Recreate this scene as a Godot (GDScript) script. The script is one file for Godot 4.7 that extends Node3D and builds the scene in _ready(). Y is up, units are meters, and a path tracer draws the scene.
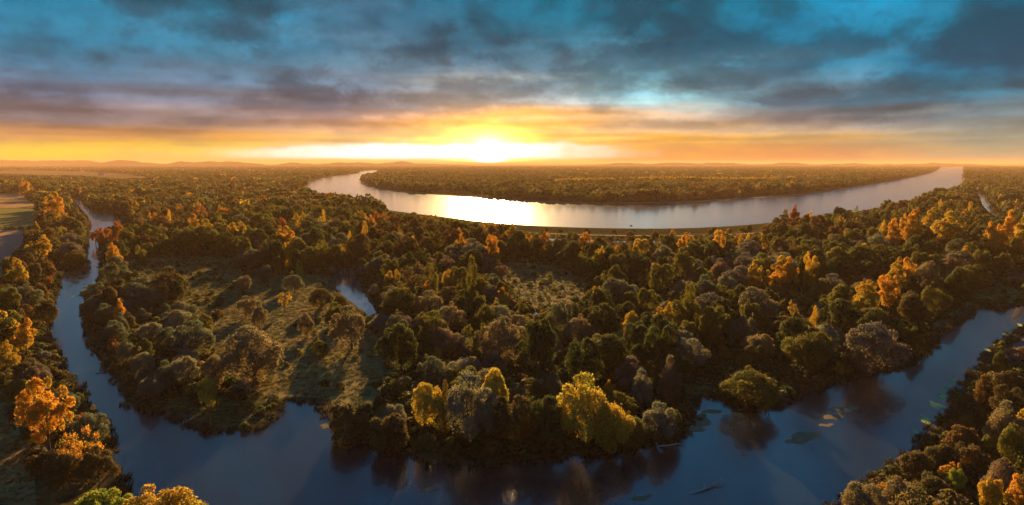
extends Node3D
# A sunset over flooded woodland: backwater in front, autumn wood, a wide river bending towards a low sun.
# Plan coordinates are Vector2(x, z) in metres on the ground; the camera looks along -z.

const RIVER: Array[Vector2] = [Vector2(8084.8, -11550.2), Vector2(2179.1, -3103.3), Vector2(1405.4, -2014.1), Vector2(1104.3, -1609.6), Vector2(607.3, -1002.7), Vector2(423.2, -800.4), Vector2(319.1, -707.4), Vector2(282.0, -671.3), Vector2(224.8, -628.4), Vector2(178.3, -604.3), Vector2(138.3, -595.2), Vector2(82.8, -599.7), Vector2(27.2, -618.6), Vector2(7.9, -633.5), Vector2(-33.7, -671.3), Vector2(-82.7, -733.6), Vector2(-141.6, -808.6), Vector2(-184.4, -880.5), Vector2(-225.0, -947.7), Vector2(-283.4, -1056.0), Vector2(-339.3, -1164.0), Vector2(-408.5, -1317.8), Vector2(-496.0, -1547.3), Vector2(-580.1, -1789.4), Vector2(-647.9, -2014.1), Vector2(-720.1, -2329.8), Vector2(-813.8, -2881.0), Vector2(-895.9, -3478.9), Vector2(-964.1, -4036.9), Vector2(-1189.5, -5048.3), Vector2(-1217.3, -5610.2), Vector2(-1126.9, -5770.8), Vector2(-957.5, -4750.9), Vector2(-804.9, -3844.3), Vector2(-667.8, -2988.1), Vector2(-554.2, -2371.1), Vector2(-484.8, -2066.0), Vector2(-418.3, -1830.2), Vector2(-343.1, -1609.6), Vector2(-277.7, -1462.5), Vector2(-188.8, -1317.8), Vector2(-77.3, -1181.2), Vector2(13.4, -1070.2), Vector2(76.1, -1015.5), Vector2(136.0, -990.2), Vector2(216.0, -1002.7), Vector2(305.7, -1042.1), Vector2(471.4, -1181.2), Vector2(572.4, -1275.6), Vector2(846.4, -1609.6), Vector2(1472.1, -2443.2), Vector2(2928.4, -4486.4), Vector2(4093.3, -6215.3), Vector2(5954.3, -8981.6)]
const DIKE: Array[Vector2] = [Vector2(4046.9, -5770.8), Vector2(2179.1, -3103.3), Vector2(1405.4, -2014.1), Vector2(1104.3, -1609.6), Vector2(607.3, -1002.7), Vector2(423.2, -800.4), Vector2(319.1, -707.4), Vector2(282.0, -671.3), Vector2(224.8, -628.4), Vector2(178.3, -604.3), Vector2(138.3, -595.2), Vector2(82.8, -599.7), Vector2(27.2, -618.6), Vector2(7.9, -633.5), Vector2(-33.7, -671.3), Vector2(-82.7, -733.6), Vector2(-141.6, -808.6), Vector2(-184.4, -880.5), Vector2(-225.0, -947.7), Vector2(-283.4, -1056.0), Vector2(-339.3, -1164.0), Vector2(-408.5, -1317.8), Vector2(-496.0, -1547.3)]
const FAR_BANK: Array[Vector2] = [Vector2(-484.8, -2066.0), Vector2(-418.3, -1830.2), Vector2(-343.1, -1609.6), Vector2(-277.7, -1462.5), Vector2(-188.8, -1317.8), Vector2(-77.3, -1181.2), Vector2(13.4, -1070.2), Vector2(76.1, -1015.5), Vector2(136.0, -990.2), Vector2(216.0, -1002.7), Vector2(305.7, -1042.1), Vector2(471.4, -1181.2), Vector2(572.4, -1275.6), Vector2(846.4, -1609.6), Vector2(1472.1, -2443.2), Vector2(2928.4, -4486.4)]
const BACKWATER: Array[Vector2] = [Vector2(-824.1, -1199.0), Vector2(-797.3, -1181.2), Vector2(-635.0, -954.6), Vector2(-555.4, -852.1), Vector2(-513.6, -817.0), Vector2(-458.3, -754.7), Vector2(-415.6, -688.8), Vector2(-392.5, -633.5), Vector2(-374.7, -586.3), Vector2(-351.6, -545.5), Vector2(-295.7, -456.3), Vector2(-259.3, -400.0), Vector2(-228.6, -352.5), Vector2(-204.1, -309.9), Vector2(-193.8, -286.6), Vector2(-175.9, -257.5), Vector2(-153.6, -226.5), Vector2(-138.6, -207.7), Vector2(-127.7, -194.6), Vector2(-114.7, -179.5), Vector2(-106.5, -169.5), Vector2(-101.0, -161.3), Vector2(-93.1, -154.5), Vector2(-90.9, -155.8), Vector2(-82.7, -150.0), Vector2(-73.2, -142.9), Vector2(-66.8, -141.7), Vector2(-62.6, -142.9), Vector2(-59.1, -144.0), Vector2(-58.2, -150.0), Vector2(-60.5, -159.2), Vector2(-59.2, -162.0), Vector2(-55.0, -160.6), Vector2(-49.1, -156.5), Vector2(-43.1, -148.7), Vector2(-39.6, -144.6), Vector2(-36.0, -144.6), Vector2(-32.9, -141.2), Vector2(-30.9, -135.8), Vector2(-26.3, -130.8), Vector2(-19.5, -128.5), Vector2(-12.9, -126.2), Vector2(-4.6, -125.7), Vector2(1.7, -128.0), Vector2(10.3, -129.4), Vector2(18.8, -129.4), Vector2(25.8, -132.8), Vector2(31.9, -135.3), Vector2(38.0, -137.4), Vector2(42.5, -145.7), Vector2(45.0, -156.5), Vector2(49.5, -163.5), Vector2(55.7, -162.8), Vector2(59.1, -155.1), Vector2(67.8, -157.8), Vector2(78.1, -166.5), Vector2(89.7, -173.6), Vector2(98.4, -179.5), Vector2(107.2, -184.9), Vector2(119.1, -189.6), Vector2(131.7, -199.9), Vector2(146.3, -214.8), Vector2(156.7, -227.9), Vector2(170.8, -241.1), Vector2(182.6, -252.3), Vector2(196.4, -268.4), Vector2(207.1, -274.2), Vector2(207.8, -266.5), Vector2(228.9, -280.3), Vector2(277.5, -309.9), Vector2(253.0, -274.2), Vector2(207.9, -245.8), Vector2(191.2, -233.6), Vector2(174.7, -219.9), Vector2(155.9, -202.0), Vector2(142.3, -188.7), Vector2(123.0, -168.0), Vector2(109.6, -153.8), Vector2(100.2, -144.0), Vector2(90.3, -134.3), Vector2(79.1, -124.8), Vector2(69.4, -117.4), Vector2(62.4, -112.5), Vector2(45.4, -93.2), Vector2(17.5, -79.9), Vector2(-29.0, -79.9), Vector2(-51.9, -83.9), Vector2(-64.1, -98.6), Vector2(-71.2, -109.6), Vector2(-77.8, -119.0), Vector2(-86.2, -129.9), Vector2(-96.4, -142.9), Vector2(-109.2, -158.5), Vector2(-123.2, -173.6), Vector2(-140.1, -191.6), Vector2(-158.6, -213.6), Vector2(-174.7, -233.6), Vector2(-190.7, -257.5), Vector2(-209.7, -286.6), Vector2(-233.5, -322.9), Vector2(-262.7, -369.4), Vector2(-268.7, -386.0), Vector2(-266.5, -391.9), Vector2(-288.1, -426.3), Vector2(-346.4, -516.7), Vector2(-384.7, -577.6), Vector2(-427.1, -643.8), Vector2(-504.4, -754.7), Vector2(-589.3, -870.8), Vector2(-685.5, -1002.7)]
const POND: Array[Vector2] = [Vector2(-100.8, -376.6), Vector2(-95.1, -373.0), Vector2(-82.4, -337.1), Vector2(-72.9, -307.4), Vector2(-62.2, -278.3), Vector2(-55.6, -259.3), Vector2(-56.2, -250.7), Vector2(-64.3, -266.5), Vector2(-73.0, -282.4), Vector2(-80.6, -297.8), Vector2(-88.6, -315.0), Vector2(-96.1, -346.2), Vector2(-100.6, -369.4)]
const TINY_POND: Array[Vector2] = [Vector2(7.9, -261.0), Vector2(10.1, -262.8), Vector2(11.9, -257.5), Vector2(11.7, -252.3), Vector2(9.2, -250.7), Vector2(7.7, -254.0)]
const SIDE_CANAL: Array[Vector2] = [Vector2(1260.2, -1750.3), Vector2(1050.8, -1436.2), Vector2(929.3, -1255.6), Vector2(714.0, -954.6), Vector2(611.0, -800.4), Vector2(564.6, -726.9), Vector2(545.5, -713.8), Vector2(588.0, -784.6), Vector2(685.7, -932.2), Vector2(885.9, -1217.3)]
const SIDE_POOL: Array[Vector2] = [Vector2(259.0, -340.1), Vector2(274.4, -352.5), Vector2(288.0, -359.1), Vector2(314.8, -369.4), Vector2(300.9, -346.2), Vector2(271.6, -334.2), Vector2(257.2, -328.5)]
const DRAIN: Array[Vector2] = [Vector2(27.4, -527.2), Vector2(55.3, -516.7), Vector2(82.7, -510.0), Vector2(118.0, -506.7), Vector2(151.9, -513.3), Vector2(149.0, -503.4), Vector2(115.8, -497.0), Vector2(80.8, -498.3), Vector2(53.9, -503.4), Vector2(26.7, -513.3)]
const MEADOW: Array[Vector2] = [Vector2(-132.5, -286.6), Vector2(-142.5, -320.2), Vector2(-145.2, -349.3), Vector2(-125.2, -355.8), Vector2(-100.8, -349.3), Vector2(-76.3, -286.6), Vector2(-56.8, -241.1), Vector2(-43.7, -213.6), Vector2(-33.2, -191.6), Vector2(-34.5, -171.1), Vector2(-36.8, -156.5), Vector2(-35.6, -142.9), Vector2(-39.4, -142.9), Vector2(-43.3, -147.5), Vector2(-49.2, -155.1), Vector2(-55.1, -159.2), Vector2(-59.2, -160.6), Vector2(-59.5, -156.5), Vector2(-62.9, -162.0), Vector2(-72.9, -171.1), Vector2(-86.0, -184.9), Vector2(-104.6, -213.6)]
const CLEARING: Array[Vector2] = [Vector2(-4.4, -400.0), Vector2(29.2, -384.1), Vector2(40.0, -322.9), Vector2(33.4, -286.6), Vector2(13.9, -262.8), Vector2(1.4, -286.6), Vector2(-6.4, -337.1)]
const SCRUB: Array[Vector2] = [Vector2(-247.9, -400.0), Vector2(-233.6, -426.3), Vector2(-182.5, -417.2), Vector2(-145.2, -349.3), Vector2(-132.5, -286.6), Vector2(-113.2, -233.6), Vector2(-119.0, -226.5), Vector2(-142.0, -276.2), Vector2(-196.0, -322.9)]
const SHORE_GRASS: Array[Vector2] = [Vector2(154.8, -233.6), Vector2(172.9, -252.3), Vector2(198.3, -274.2), Vector2(222.3, -304.9), Vector2(250.4, -322.9), Vector2(252.4, -309.9), Vector2(236.7, -286.6), Vector2(210.7, -270.3), Vector2(210.0, -278.3), Vector2(198.2, -272.3), Vector2(181.8, -252.3), Vector2(170.0, -241.1), Vector2(156.0, -227.9), Vector2(142.3, -212.4)]
const COVE_GRASS: Array[Vector2] = [Vector2(47.9, -177.8), Vector2(60.6, -179.5), Vector2(64.3, -173.6), Vector2(58.4, -160.6), Vector2(55.9, -165.0), Vector2(50.7, -165.7), Vector2(45.7, -159.2)]
const POINT_GRASS: Array[Vector2] = [Vector2(-95.6, -162.0), Vector2(-85.8, -163.5), Vector2(-71.8, -162.0), Vector2(-62.9, -160.6), Vector2(-59.3, -153.8), Vector2(-59.5, -145.2), Vector2(-67.3, -142.9), Vector2(-75.2, -144.6), Vector2(-85.0, -151.9)]
const FIELD_TAN: Array[Vector2] = [Vector2(-1191.6, -1386.4), Vector2(-989.5, -1296.4), Vector2(-754.4, -1002.7), Vector2(-679.3, -921.4), Vector2(-656.6, -890.4), Vector2(-795.8, -890.4)]
const FIELD_GREEN: Array[Vector2] = [Vector2(-788.7, -882.4), Vector2(-650.9, -882.4), Vector2(-502.9, -677.0), Vector2(-450.9, -599.7), Vector2(-559.5, -623.5)]
const FIELD_BROWN: Array[Vector2] = [Vector2(-550.9, -613.7), Vector2(-446.1, -590.7), Vector2(-393.5, -516.7), Vector2(-346.1, -445.9), Vector2(-318.7, -400.0), Vector2(-329.1, -376.6)]
const FIELD_STRIP: Array[Vector2] = [Vector2(-1112.9, -1489.7), Vector2(-1105.6, -1518.0), Vector2(-943.1, -1296.4), Vector2(-737.2, -1002.7), Vector2(-838.2, -1115.1)]
const FIELD_LOW: Array[Vector2] = [Vector2(-308.7, -340.1), Vector2(-306.8, -371.2), Vector2(-305.7, -384.1), Vector2(-282.3, -352.5), Vector2(-253.4, -309.9), Vector2(-214.4, -233.6)]
const SLOPE: Array[Vector2] = [Vector2(-170.8, -177.8), Vector2(-144.4, -173.6), Vector2(-130.5, -162.0), Vector2(-114.0, -142.9), Vector2(-100.8, -127.5), Vector2(-88.4, -111.4), Vector2(-76.0, -93.2), Vector2(-99.7, -93.2)]
const FAR_FIELD: Array[Vector2] = [Vector2(-3839.7, -4486.4), Vector2(-3889.2, -5048.3), Vector2(-3537.1, -5048.3), Vector2(-2743.9, -4295.2), Vector2(-2174.0, -3669.1), Vector2(-1571.6, -2781.4), Vector2(-1583.3, -2601.4), Vector2(-2163.6, -3227.8), Vector2(-2462.4, -3362.7), Vector2(-3052.7, -3844.3)]
const FAR_FIELD_B: Array[Vector2] = [Vector2(-1927.0, -3152.0), Vector2(-1743.3, -3103.3), Vector2(-1432.1, -2519.8), Vector2(-1384.4, -2303.1)]
const LANE: Array[Vector2] = [Vector2(-290.0, -337.1), Vector2(-295.7, -357.4), Vector2(-301.8, -373.7), Vector2(-308.4, -386.8), Vector2(-314.9, -400.0)]
const FAR_LIT_EDGE: Array[Vector2] = [Vector2(130.7, -1750.3), Vector2(387.1, -1945.7), Vector2(574.1, -1964.8), Vector2(649.3, -1873.0), Vector2(870.2, -2014.1)]
const MUD_EDGE: Array[Vector2] = [Vector2(126.9, -172.7), Vector2(115.3, -160.6), Vector2(103.8, -148.7), Vector2(93.3, -138.4), Vector2(81.9, -128.5), Vector2(73.3, -121.4), Vector2(74.3, -119.8), Vector2(82.4, -125.7), Vector2(92.5, -134.3), Vector2(103.3, -145.2), Vector2(116.4, -159.2), Vector2(126.3, -169.5)]
const MUD: Array[Vector2] = [Vector2(150.3, -196.7), Vector2(165.1, -210.0), Vector2(177.6, -219.9), Vector2(197.9, -233.6), Vector2(193.8, -219.9), Vector2(163.0, -194.6), Vector2(149.0, -188.7), Vector2(141.7, -184.9), Vector2(138.3, -183.1)]
const HEROES := [
	[-98.7, -129.4, 16.6, 10.7, "golden", "amber", "large bright orange-gold tree leaning over the dark bank of the blue channel"],
	[-155.7, -198.8, 13.2, 9.6, "golden", "amber", "ragged bright golden tree above the bend of the blue channel"],
	[-148.1, -181.3, 10.6, 6.5, "golden", "gold", "golden tree at the picture's edge beside the brown grass slope"],
	[-83.3, -116.6, 11.2, 8.1, "bare", "amber", "half bare tree with pale branches and a few orange leaves"],
	[-91.4, -131.3, 9.5, 8.2, "willow", "grey", "grey-green willow at the channel edge behind the half bare tree"],
	[-67.8, -97.2, 9.8, 8.8, "broadleaf", "lime", "lime green treetop at the bottom edge beside the wide golden crown"],
	[-54.7, -95.3, 11.5, 16.7, "golden", "gold", "wide golden treetop at the bottom edge in front of the channel"],
	[-83.2, -111.4, 9.4, 8.5, "broadleaf", "brown", "dark brown rounded tree beside the half bare tree"],
	[-77.7, -113.2, 9.3, 7.5, "broadleaf", "brown", "brown leafy tree overhanging the channel below the grey-green willow"],
	[-108.9, -137.4, 10.4, 9.0, "broadleaf", "brown", "dark brown tree between the grass slope and the large orange-gold tree"],
	[-126.3, -163.5, 8.8, 9.1, "broadleaf", "pink", "mauve brown tree just above the large orange-gold tree"],
	[-125.7, -156.5, 7.4, 6.6, "broadleaf", "olive", "olive bush tree at the top of the brown grass slope"],
	[-171.9, -230.7, 12.1, 9.6, "broadleaf", "brown", "dull brown tree where the channel's left bank juts out"],
	[-242.5, -309.9, 16.4, 10.8, "golden", "gold", "narrow yellow-gold tree beside the pale lane end"],
	[-289.7, -388.0, 16.7, 16.0, "golden", "gold", "broad golden tree beside the brown ploughed field corner"],
	[-469.0, -654.5, 31.7, 18.5, "golden", "amber", "tall orange tree between the green field and the white pond"],
	[-871.1, -1147.2, 28.5, 25.0, "golden", "amber", "golden tree at the head of the tan field"],
	[-966.2, -1339.9, 14.5, 18.8, "golden", "rust", "small orange tree behind the narrow strip field"],
	[-494.5, -677.0, 14.9, 10.6, "golden", "rust", "slim orange tree at the corner of the green field"],
	[-261.9, -380.3, 10.3, 15.7, "bush", "brown", "round brown bush standing in the neck of the channel"],
	[-293.6, -456.3, 15.9, 9.4, "golden", "rust", "reddish orange tree on the near shore of the white pond"],
	[-284.2, -456.3, 20.2, 10.8, "golden", "rust", "tallest reddish orange tree on the near shore of the white pond"],
	[-313.8, -478.8, 12.1, 9.1, "golden", "rust", "small reddish orange tree where the white pond narrows"],
	[-199.7, -312.4, 14.6, 9.4, "willow", "grey", "tall pale willow on a visible trunk above the blue channel bend"],
	[-230.0, -391.9, 11.9, 7.4, "poplar", "olive", "small olive poplar standing out against the dark tree line"],
	[-183.8, -276.2, 10.8, 11.5, "willow", "grey", "grey willow leaning over the channel's right bank at the bend"],
	[-164.6, -245.8, 11.2, 8.7, "willow", "grey", "grey-green willow right at the blue water below the bend"],
	[-155.5, -259.3, 9.3, 10.4, "willow", "grey", "round pale willow alone in the scrub beside the yellow-green patches"],
	[-140.6, -252.3, 6.6, 6.1, "willow", "grey", "small round willow at the edge of the scrub"],
	[-154.8, -236.5, 8.9, 8.0, "willow", "grey", "low grey willow second from the water below the bend"],
	[-139.2, -222.5, 8.8, 5.4, "willow", "grey", "slim grey willow in the middle of the channel side willows"],
	[-125.9, -216.1, 8.2, 10.1, "willow", "pale", "pale double-headed willow in the channel side thicket"],
	[-124.1, -226.5, 6.3, 5.5, "willow", "pale", "small pale willow beside the double-headed willow"],
	[-136.5, -212.4, 8.4, 8.6, "willow", "grey", "broad grey willow overhanging the channel above the point"],
	[-118.4, -190.6, 8.6, 6.5, "willow", "grey", "grey willow halfway down the channel bank to the point"],
	[-105.6, -177.8, 9.2, 6.9, "willow", "pale", "pale silvery willow near the fallen branches"],
	[-94.0, -168.0, 8.5, 6.6, "willow", "grey", "grey willow directly behind the grassy point"],
	[-91.5, -171.1, 10.1, 9.5, "willow", "pale", "large silvery willow behind the grassy point"],
	[-82.4, -171.1, 10.6, 7.8, "willow", "tan", "tan willow with a warm top behind the yellow poplar"],
	[-77.1, -155.8, 8.2, 4.6, "poplar", "yellow", "small bright yellow poplar on the grassy point"],
	[-73.1, -175.2, 17.2, 18.8, "willow", "tan", "big round tan willow at the front of the meadow"],
	[-127.6, -297.8, 10.1, 9.0, "willow", "tan", "round willow bush at the far left corner of the meadow"],
	[-107.4, -252.3, 8.6, 8.5, "willow", "tan", "round willow bush above the big tan willow"],
	[-92.8, -229.3, 11.3, 6.3, "willow", "tan", "upright willow bush just behind the big tan willow"],
	[-104.5, -302.5, 9.8, 10.6, "willow", "grey", "grey willow at the far edge of the meadow"],
	[-80.9, -266.5, 10.4, 10.6, "willow", "brown", "dull brown round tree in the meadow near the small pond"],
	[-73.3, -222.5, 9.9, 6.1, "willow", "tan", "pale topped willow bush alone in the middle of the meadow"],
	[-61.0, -196.7, 7.2, 6.0, "willow", "olive", "olive willow bush alone at the front of the meadow"],
	[-128.3, -325.7, 10.5, 9.8, "willow", "grey", "grey bush behind the meadow's far left corner"],
	[-153.0, -373.0, 13.1, 14.8, "willow", "grey", "grey dome willow behind the meadow at the dark wood edge"],
	[-148.9, -384.1, 14.1, 7.9, "poplar", "olive", "olive yellow poplar first in the row behind the meadow"],
	[-129.9, -369.4, 15.9, 7.6, "poplar", "gold", "golden tipped poplar in the middle of the row behind the meadow"],
	[-128.5, -346.2, 11.7, 6.0, "poplar", "olive", "low olive poplar in front of the row behind the meadow"],
	[-123.5, -362.5, 13.3, 5.7, "poplar", "olive", "thin olive poplar beside the golden tipped poplar"],
	[-127.7, -391.9, 10.0, 5.6, "poplar", "gold", "thin poplar with a golden tip near the end of the row"],
	[-115.4, -343.1, 9.9, 4.9, "poplar", "yellow", "short yellow poplar at the meadow's far edge"],
	[-114.4, -380.3, 16.4, 10.8, "poplar", "olive", "broad olive poplar last in the row by the small pond"],
	[-94.1, -259.3, 9.7, 5.8, "bare", "gold", "sparse golden sapling in the open meadow"],
	[-65.9, -230.7, 10.6, 9.3, "willow", "olive", "olive willow at the meadow edge left of the small pond"],
	[-53.6, -207.7, 14.4, 12.7, "willow", "tan", "tan willow in front of the small pond"],
	[-67.3, -245.8, 12.0, 7.1, "willow", "brown", "brown bush tree between the meadow and the small pond"],
	[-40.0, -212.4, 12.2, 8.9, "willow", "grey", "grey-topped tree right of the small pond's near end"],
	[-31.7, -177.8, 16.9, 14.4, "broadleaf", "dark", "big dark green tree right of the meadow"],
	[-20.5, -168.0, 10.4, 9.8, "willow", "grey", "grey willow behind the yellow-green front bank tree"],
	[-21.7, -200.9, 10.6, 10.4, "willow", "rose", "rosy brown rounded tree behind the grey front willow"],
	[-9.7, -222.5, 13.5, 9.7, "willow", "olive", "tall olive willow under the sun behind the front bank"],
	[-5.4, -176.1, 9.4, 8.0, "willow", "rose", "rosy tree between the grey and yellow front bank trees"],
	[-19.9, -139.0, 13.3, 8.7, "broadleaf", "yellow", "yellow-green tree on the front bank beside the large grey willow"],
	[-9.7, -133.8, 16.2, 13.2, "willow", "pale", "large grey willow with sunlit lumpy top on the front bank"],
	[-4.1, -139.0, 15.9, 8.7, "broadleaf", "yellow", "tall yellow-topped tree on the front bank behind the large grey willow"],
	[-36.6, -137.4, 10.4, 11.3, "bush", "brown", "dark brown willow bush at the water where the bank turns"],
	[-26.2, -132.3, 10.9, 9.6, "bush", "brown", "brown willow bush between the bank turn and the yellow-green tree"],
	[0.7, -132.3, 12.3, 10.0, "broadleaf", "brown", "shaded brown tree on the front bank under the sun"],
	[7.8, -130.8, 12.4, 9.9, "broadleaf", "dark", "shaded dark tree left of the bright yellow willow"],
	[16.2, -131.3, 16.6, 11.7, "willow", "yellow", "bright yellow willow glowing on the front bank"],
	[21.7, -131.3, 12.6, 9.5, "willow", "gold", "golden willow leaning over the water against the bright yellow willow"],
	[26.6, -132.3, 8.2, 7.4, "willow", "olive", "olive willow at the water beside the golden leaning willow"],
	[31.9, -135.3, 9.3, 8.0, "willow", "pale", "pale willow on the front bank beside the muddy cove"],
	[36.2, -137.4, 7.1, 5.9, "broadleaf", "olive", "olive tree at the tip of the bank by the muddy cove"],
	[39.5, -155.1, 13.4, 6.6, "willow", "rose", "reddish grey tree behind the bank by the muddy cove"],
	[32.2, -153.8, 10.7, 6.5, "willow", "pale", "pale slender willow behind the bank left of the reddish tree"],
	[60.6, -155.8, 11.3, 14.5, "willow", "olive", "broad lumpy olive willow over the dark water right of the cove"],
	[86.8, -182.2, 14.5, 14.8, "willow", "olive", "round olive willow with a golden top near the backwater"],
	[106.5, -183.1, 17.3, 17.8, "willow", "mauve", "big mauve grey dome willow on the backwater shore"],
	[139.4, -245.8, 17.2, 13.4, "golden", "gold", "wide golden tree behind the mauve dome willow"],
	[151.5, -252.3, 17.2, 12.1, "golden", "amber", "golden orange tree joined to the wide golden tree"],
	[174.1, -286.6, 18.0, 11.0, "golden", "gold", "golden tree with a bright top behind the joined golden pair"],
	[69.6, -291.0, 16.0, 13.4, "broadleaf", "olive", "round olive-gold dome tree in the mid wood"],
	[56.3, -331.3, 14.9, 12.1, "broadleaf", "olive", "olive dome tree with lit top left of the round dome tree"],
	[48.3, -346.2, 16.1, 7.7, "bare", "gold", "sparse golden tree standing above the clearing's edge"],
	[80.0, -391.9, 15.6, 13.0, "broadleaf", "gold", "gold-green dome tree below the river dike"],
	[54.1, -252.3, 12.3, 9.7, "broadleaf", "olive", "yellow-olive tree in the row below the round dome tree"],
	[54.4, -222.5, 12.4, 8.2, "golden", "gold", "bright gold tree with ragged top in the mid wood"],
	[42.6, -222.5, 10.2, 7.5, "willow", "gold", "gold topped willow in the mid wood left of the ragged gold tree"],
	[36.2, -204.3, 9.5, 7.6, "willow", "gold", "gold topped willow in front of the other gold topped willow"],
	[7.3, -205.4, 10.9, 10.6, "willow", "tan", "pale tan willow beside the tiny pool"],
	[16.1, -222.5, 13.9, 9.3, "willow", "grey", "grey willow right of the tiny pool"],
	[37.8, -282.4, 7.8, 4.1, "bare", "gold", "small sparse golden tree at the clearing's right edge"],
	[37.0, -343.1, 14.3, 6.0, "poplar", "olive", "slim olive poplar at the back of the clearing"],
	[106.6, -325.7, 12.6, 11.9, "willow", "rose", "pinkish grey dome tree in the mid wood"],
	[114.8, -297.8, 16.3, 8.1, "golden", "gold", "golden tree with pale visible trunk in the mid wood"],
	[135.8, -417.2, 18.5, 9.9, "poplar", "gold", "tall golden poplar below the river dike"],
	[143.4, -395.9, 16.4, 10.6, "golden", "gold", "golden tree behind the pale trunked tree near the dike"],
	[123.8, -445.9, 13.4, 9.8, "golden", "gold", "golden tree top just below the dike path"],
	[85.6, -315.0, 18.2, 14.0, "broadleaf", "olive", "large olive dome tree left of the pinkish grey dome"],
	[109.4, -384.1, 15.3, 21.9, "broadleaf", "olive", "wide olive-gold tree near the dike path"],
	[100.2, -291.0, 11.3, 11.1, "willow", "grey", "grey-green dome below the pinkish grey dome tree"],
	[87.3, -309.9, 11.5, 5.4, "willow", "pale", "small pale upright willow before the large olive dome"],
	[132.4, -300.2, 17.4, 9.1, "golden", "amber", "tall orange-topped tree on a visible trunk in the right wood"],
	[144.9, -309.9, 18.9, 5.4, "poplar", "gold", "slim poplar with a golden tip in the right wood"],
	[148.4, -309.9, 16.9, 4.9, "poplar", "gold", "slim poplar just right of its golden tipped twin"],
	[109.9, -245.8, 8.0, 4.3, "bare", "gold", "sparse golden sapling in the right wood"],
	[76.4, -214.8, 9.2, 4.5, "willow", "pale", "first of three pointed pale willows in the mid wood"],
	[79.2, -214.8, 11.7, 3.8, "willow", "pale", "middle and tallest of three pointed pale willows"],
	[82.3, -214.8, 10.3, 4.2, "willow", "pale", "last of three pointed pale willows in the mid wood"],
	[262.1, -435.9, 24.1, 13.1, "golden", "amber", "bright orange tree first of the sunlit trio"],
	[286.4, -456.3, 30.9, 15.1, "golden", "amber", "tallest orange tree of the sunlit trio"],
	[301.2, -440.8, 27.9, 26.4, "golden", "gold", "wide golden tree of the sunlit trio"],
	[304.2, -400.0, 23.5, 15.2, "golden", "amber", "bright orange tree left of the golden pair at the picture's edge"],
	[324.2, -417.2, 30.3, 12.5, "golden", "amber", "tall orange tree above the side pool"],
	[308.2, -384.1, 32.2, 17.0, "golden", "gold", "golden tree by the side pool at the picture's edge"],
	[237.3, -359.1, 10.3, 4.6, "poplar", "amber", "tiny orange cone tree in the dark right wood"],
	[198.9, -317.6, 12.8, 5.0, "poplar", "gold", "narrow gold poplar in the dark right wood"],
	[254.4, -355.8, 15.4, 8.5, "golden", "amber", "dark tree with orange top below the wide golden tree"],
	[189.1, -270.3, 15.8, 11.2, "broadleaf", "dark", "dark green tree behind the islet grass"],
	[170.4, -252.3, 14.0, 11.3, "willow", "olive", "olive willow behind the green shore grass"],
	[60.4, -101.6, 9.1, 9.2, "willow", "tan", "tan willow bush at the bottom edge of the near bank"],
	[68.0, -103.4, 8.7, 7.3, "willow", "tan", "paler tan bush beside the bottom edge willow bush"],
	[82.3, -111.4, 5.9, 4.1, "broadleaf", "lime", "small lime olive tree on the near bank"],
	[88.7, -109.3, 9.5, 5.8, "willow", "rose", "pink-tinged tree on the near bank slope"],
	[105.7, -131.3, 10.9, 7.8, "willow", "tan", "round tan tree at the top of the near bank"],
	[99.6, -120.6, 10.7, 6.0, "broadleaf", "olive", "olive tree between the tan and pink-tinged bank trees"],
	[85.3, -99.8, 9.5, 7.4, "golden", "amber", "orange leafy tree in the bottom corner of the near bank"],
	[82.5, -103.4, 8.5, 4.9, "broadleaf", "gold", "gold-brown tree beside the orange corner tree"],
	[80.1, -119.8, 6.7, 6.8, "shrub", "brown", "brown thicket bush at the waterline of the near bank"],
	[86.9, -123.1, 7.3, 6.9, "shrub", "brown", "brown thicket bush second along the near bank waterline"],
	[97.0, -131.3, 7.3, 7.4, "shrub", "rustbrown", "rusty brown bush behind the yellow-green weed rafts"],
	[108.1, -145.2, 7.9, 6.7, "shrub", "brown", "brown bush beside the pale mud of the near bank"],
	[119.9, -155.1, 8.9, 8.6, "shrub", "rustbrown", "rusty brown bush at the top end of the near bank"],
	[132.7, -163.5, 8.8, 9.6, "shrub", "brown", "wide brown bush below the pale mud flat"],
	[92.0, -119.8, 8.0, 7.2, "shrub", "rustbrown", "rusty thicket in the middle of the near bank"],
	[77.4, -109.6, 7.2, 7.0, "shrub", "brown", "brown thicket behind the paler tan bush"],
	[117.1, -145.7, 9.9, 7.2, "broadleaf", "brown", "dark brown tree above the round tan tree"],
]
const RAFTS := [[100.4, -148.7, 1.9, "lime"], [109.7, -158.5, 1.9, "lime"], [115.5, -165.0, 1.7, "lime"], [121.1, -170.3, 1.6, "lime"], [127.5, -176.9, 1.4, "lime"], [93.9, -141.2, 0.9, "lime"], [91.1, -138.4, 0.7, "lime"], [172.6, -219.9, 1.3, "lime"], [180.9, -227.9, 1.7, "lime"], [187.8, -233.6, 2.0, "lime"], [195.1, -239.5, 2.0, "lime"], [166.5, -213.6, 1.2, "lime"], [158.7, -207.7, 1.5, "lime"], [84.0, -155.8, 3.4, "straw"], [79.4, -151.2, 3.0, "straw"], [74.8, -145.7, 1.6, "straw"], [67.4, -139.5, 3.4, "straw"], [64.0, -136.9, 2.6, "straw"], [45.8, -148.7, 4.0, "straw"], [42.7, -142.9, 2.6, "straw"], [50.3, -153.8, 2.4, "straw"], [-15.7, -115.0, 1.6, "straw"], [23.9, -112.1, 1.8, "straw"], [-222.8, -309.9, 1.6, "lime"], [-205.2, -295.5, 1.4, "lime"], [187.8, -259.3, 2.0, "straw"], [-43.5, -145.7, 2.0, "straw"]]
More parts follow.
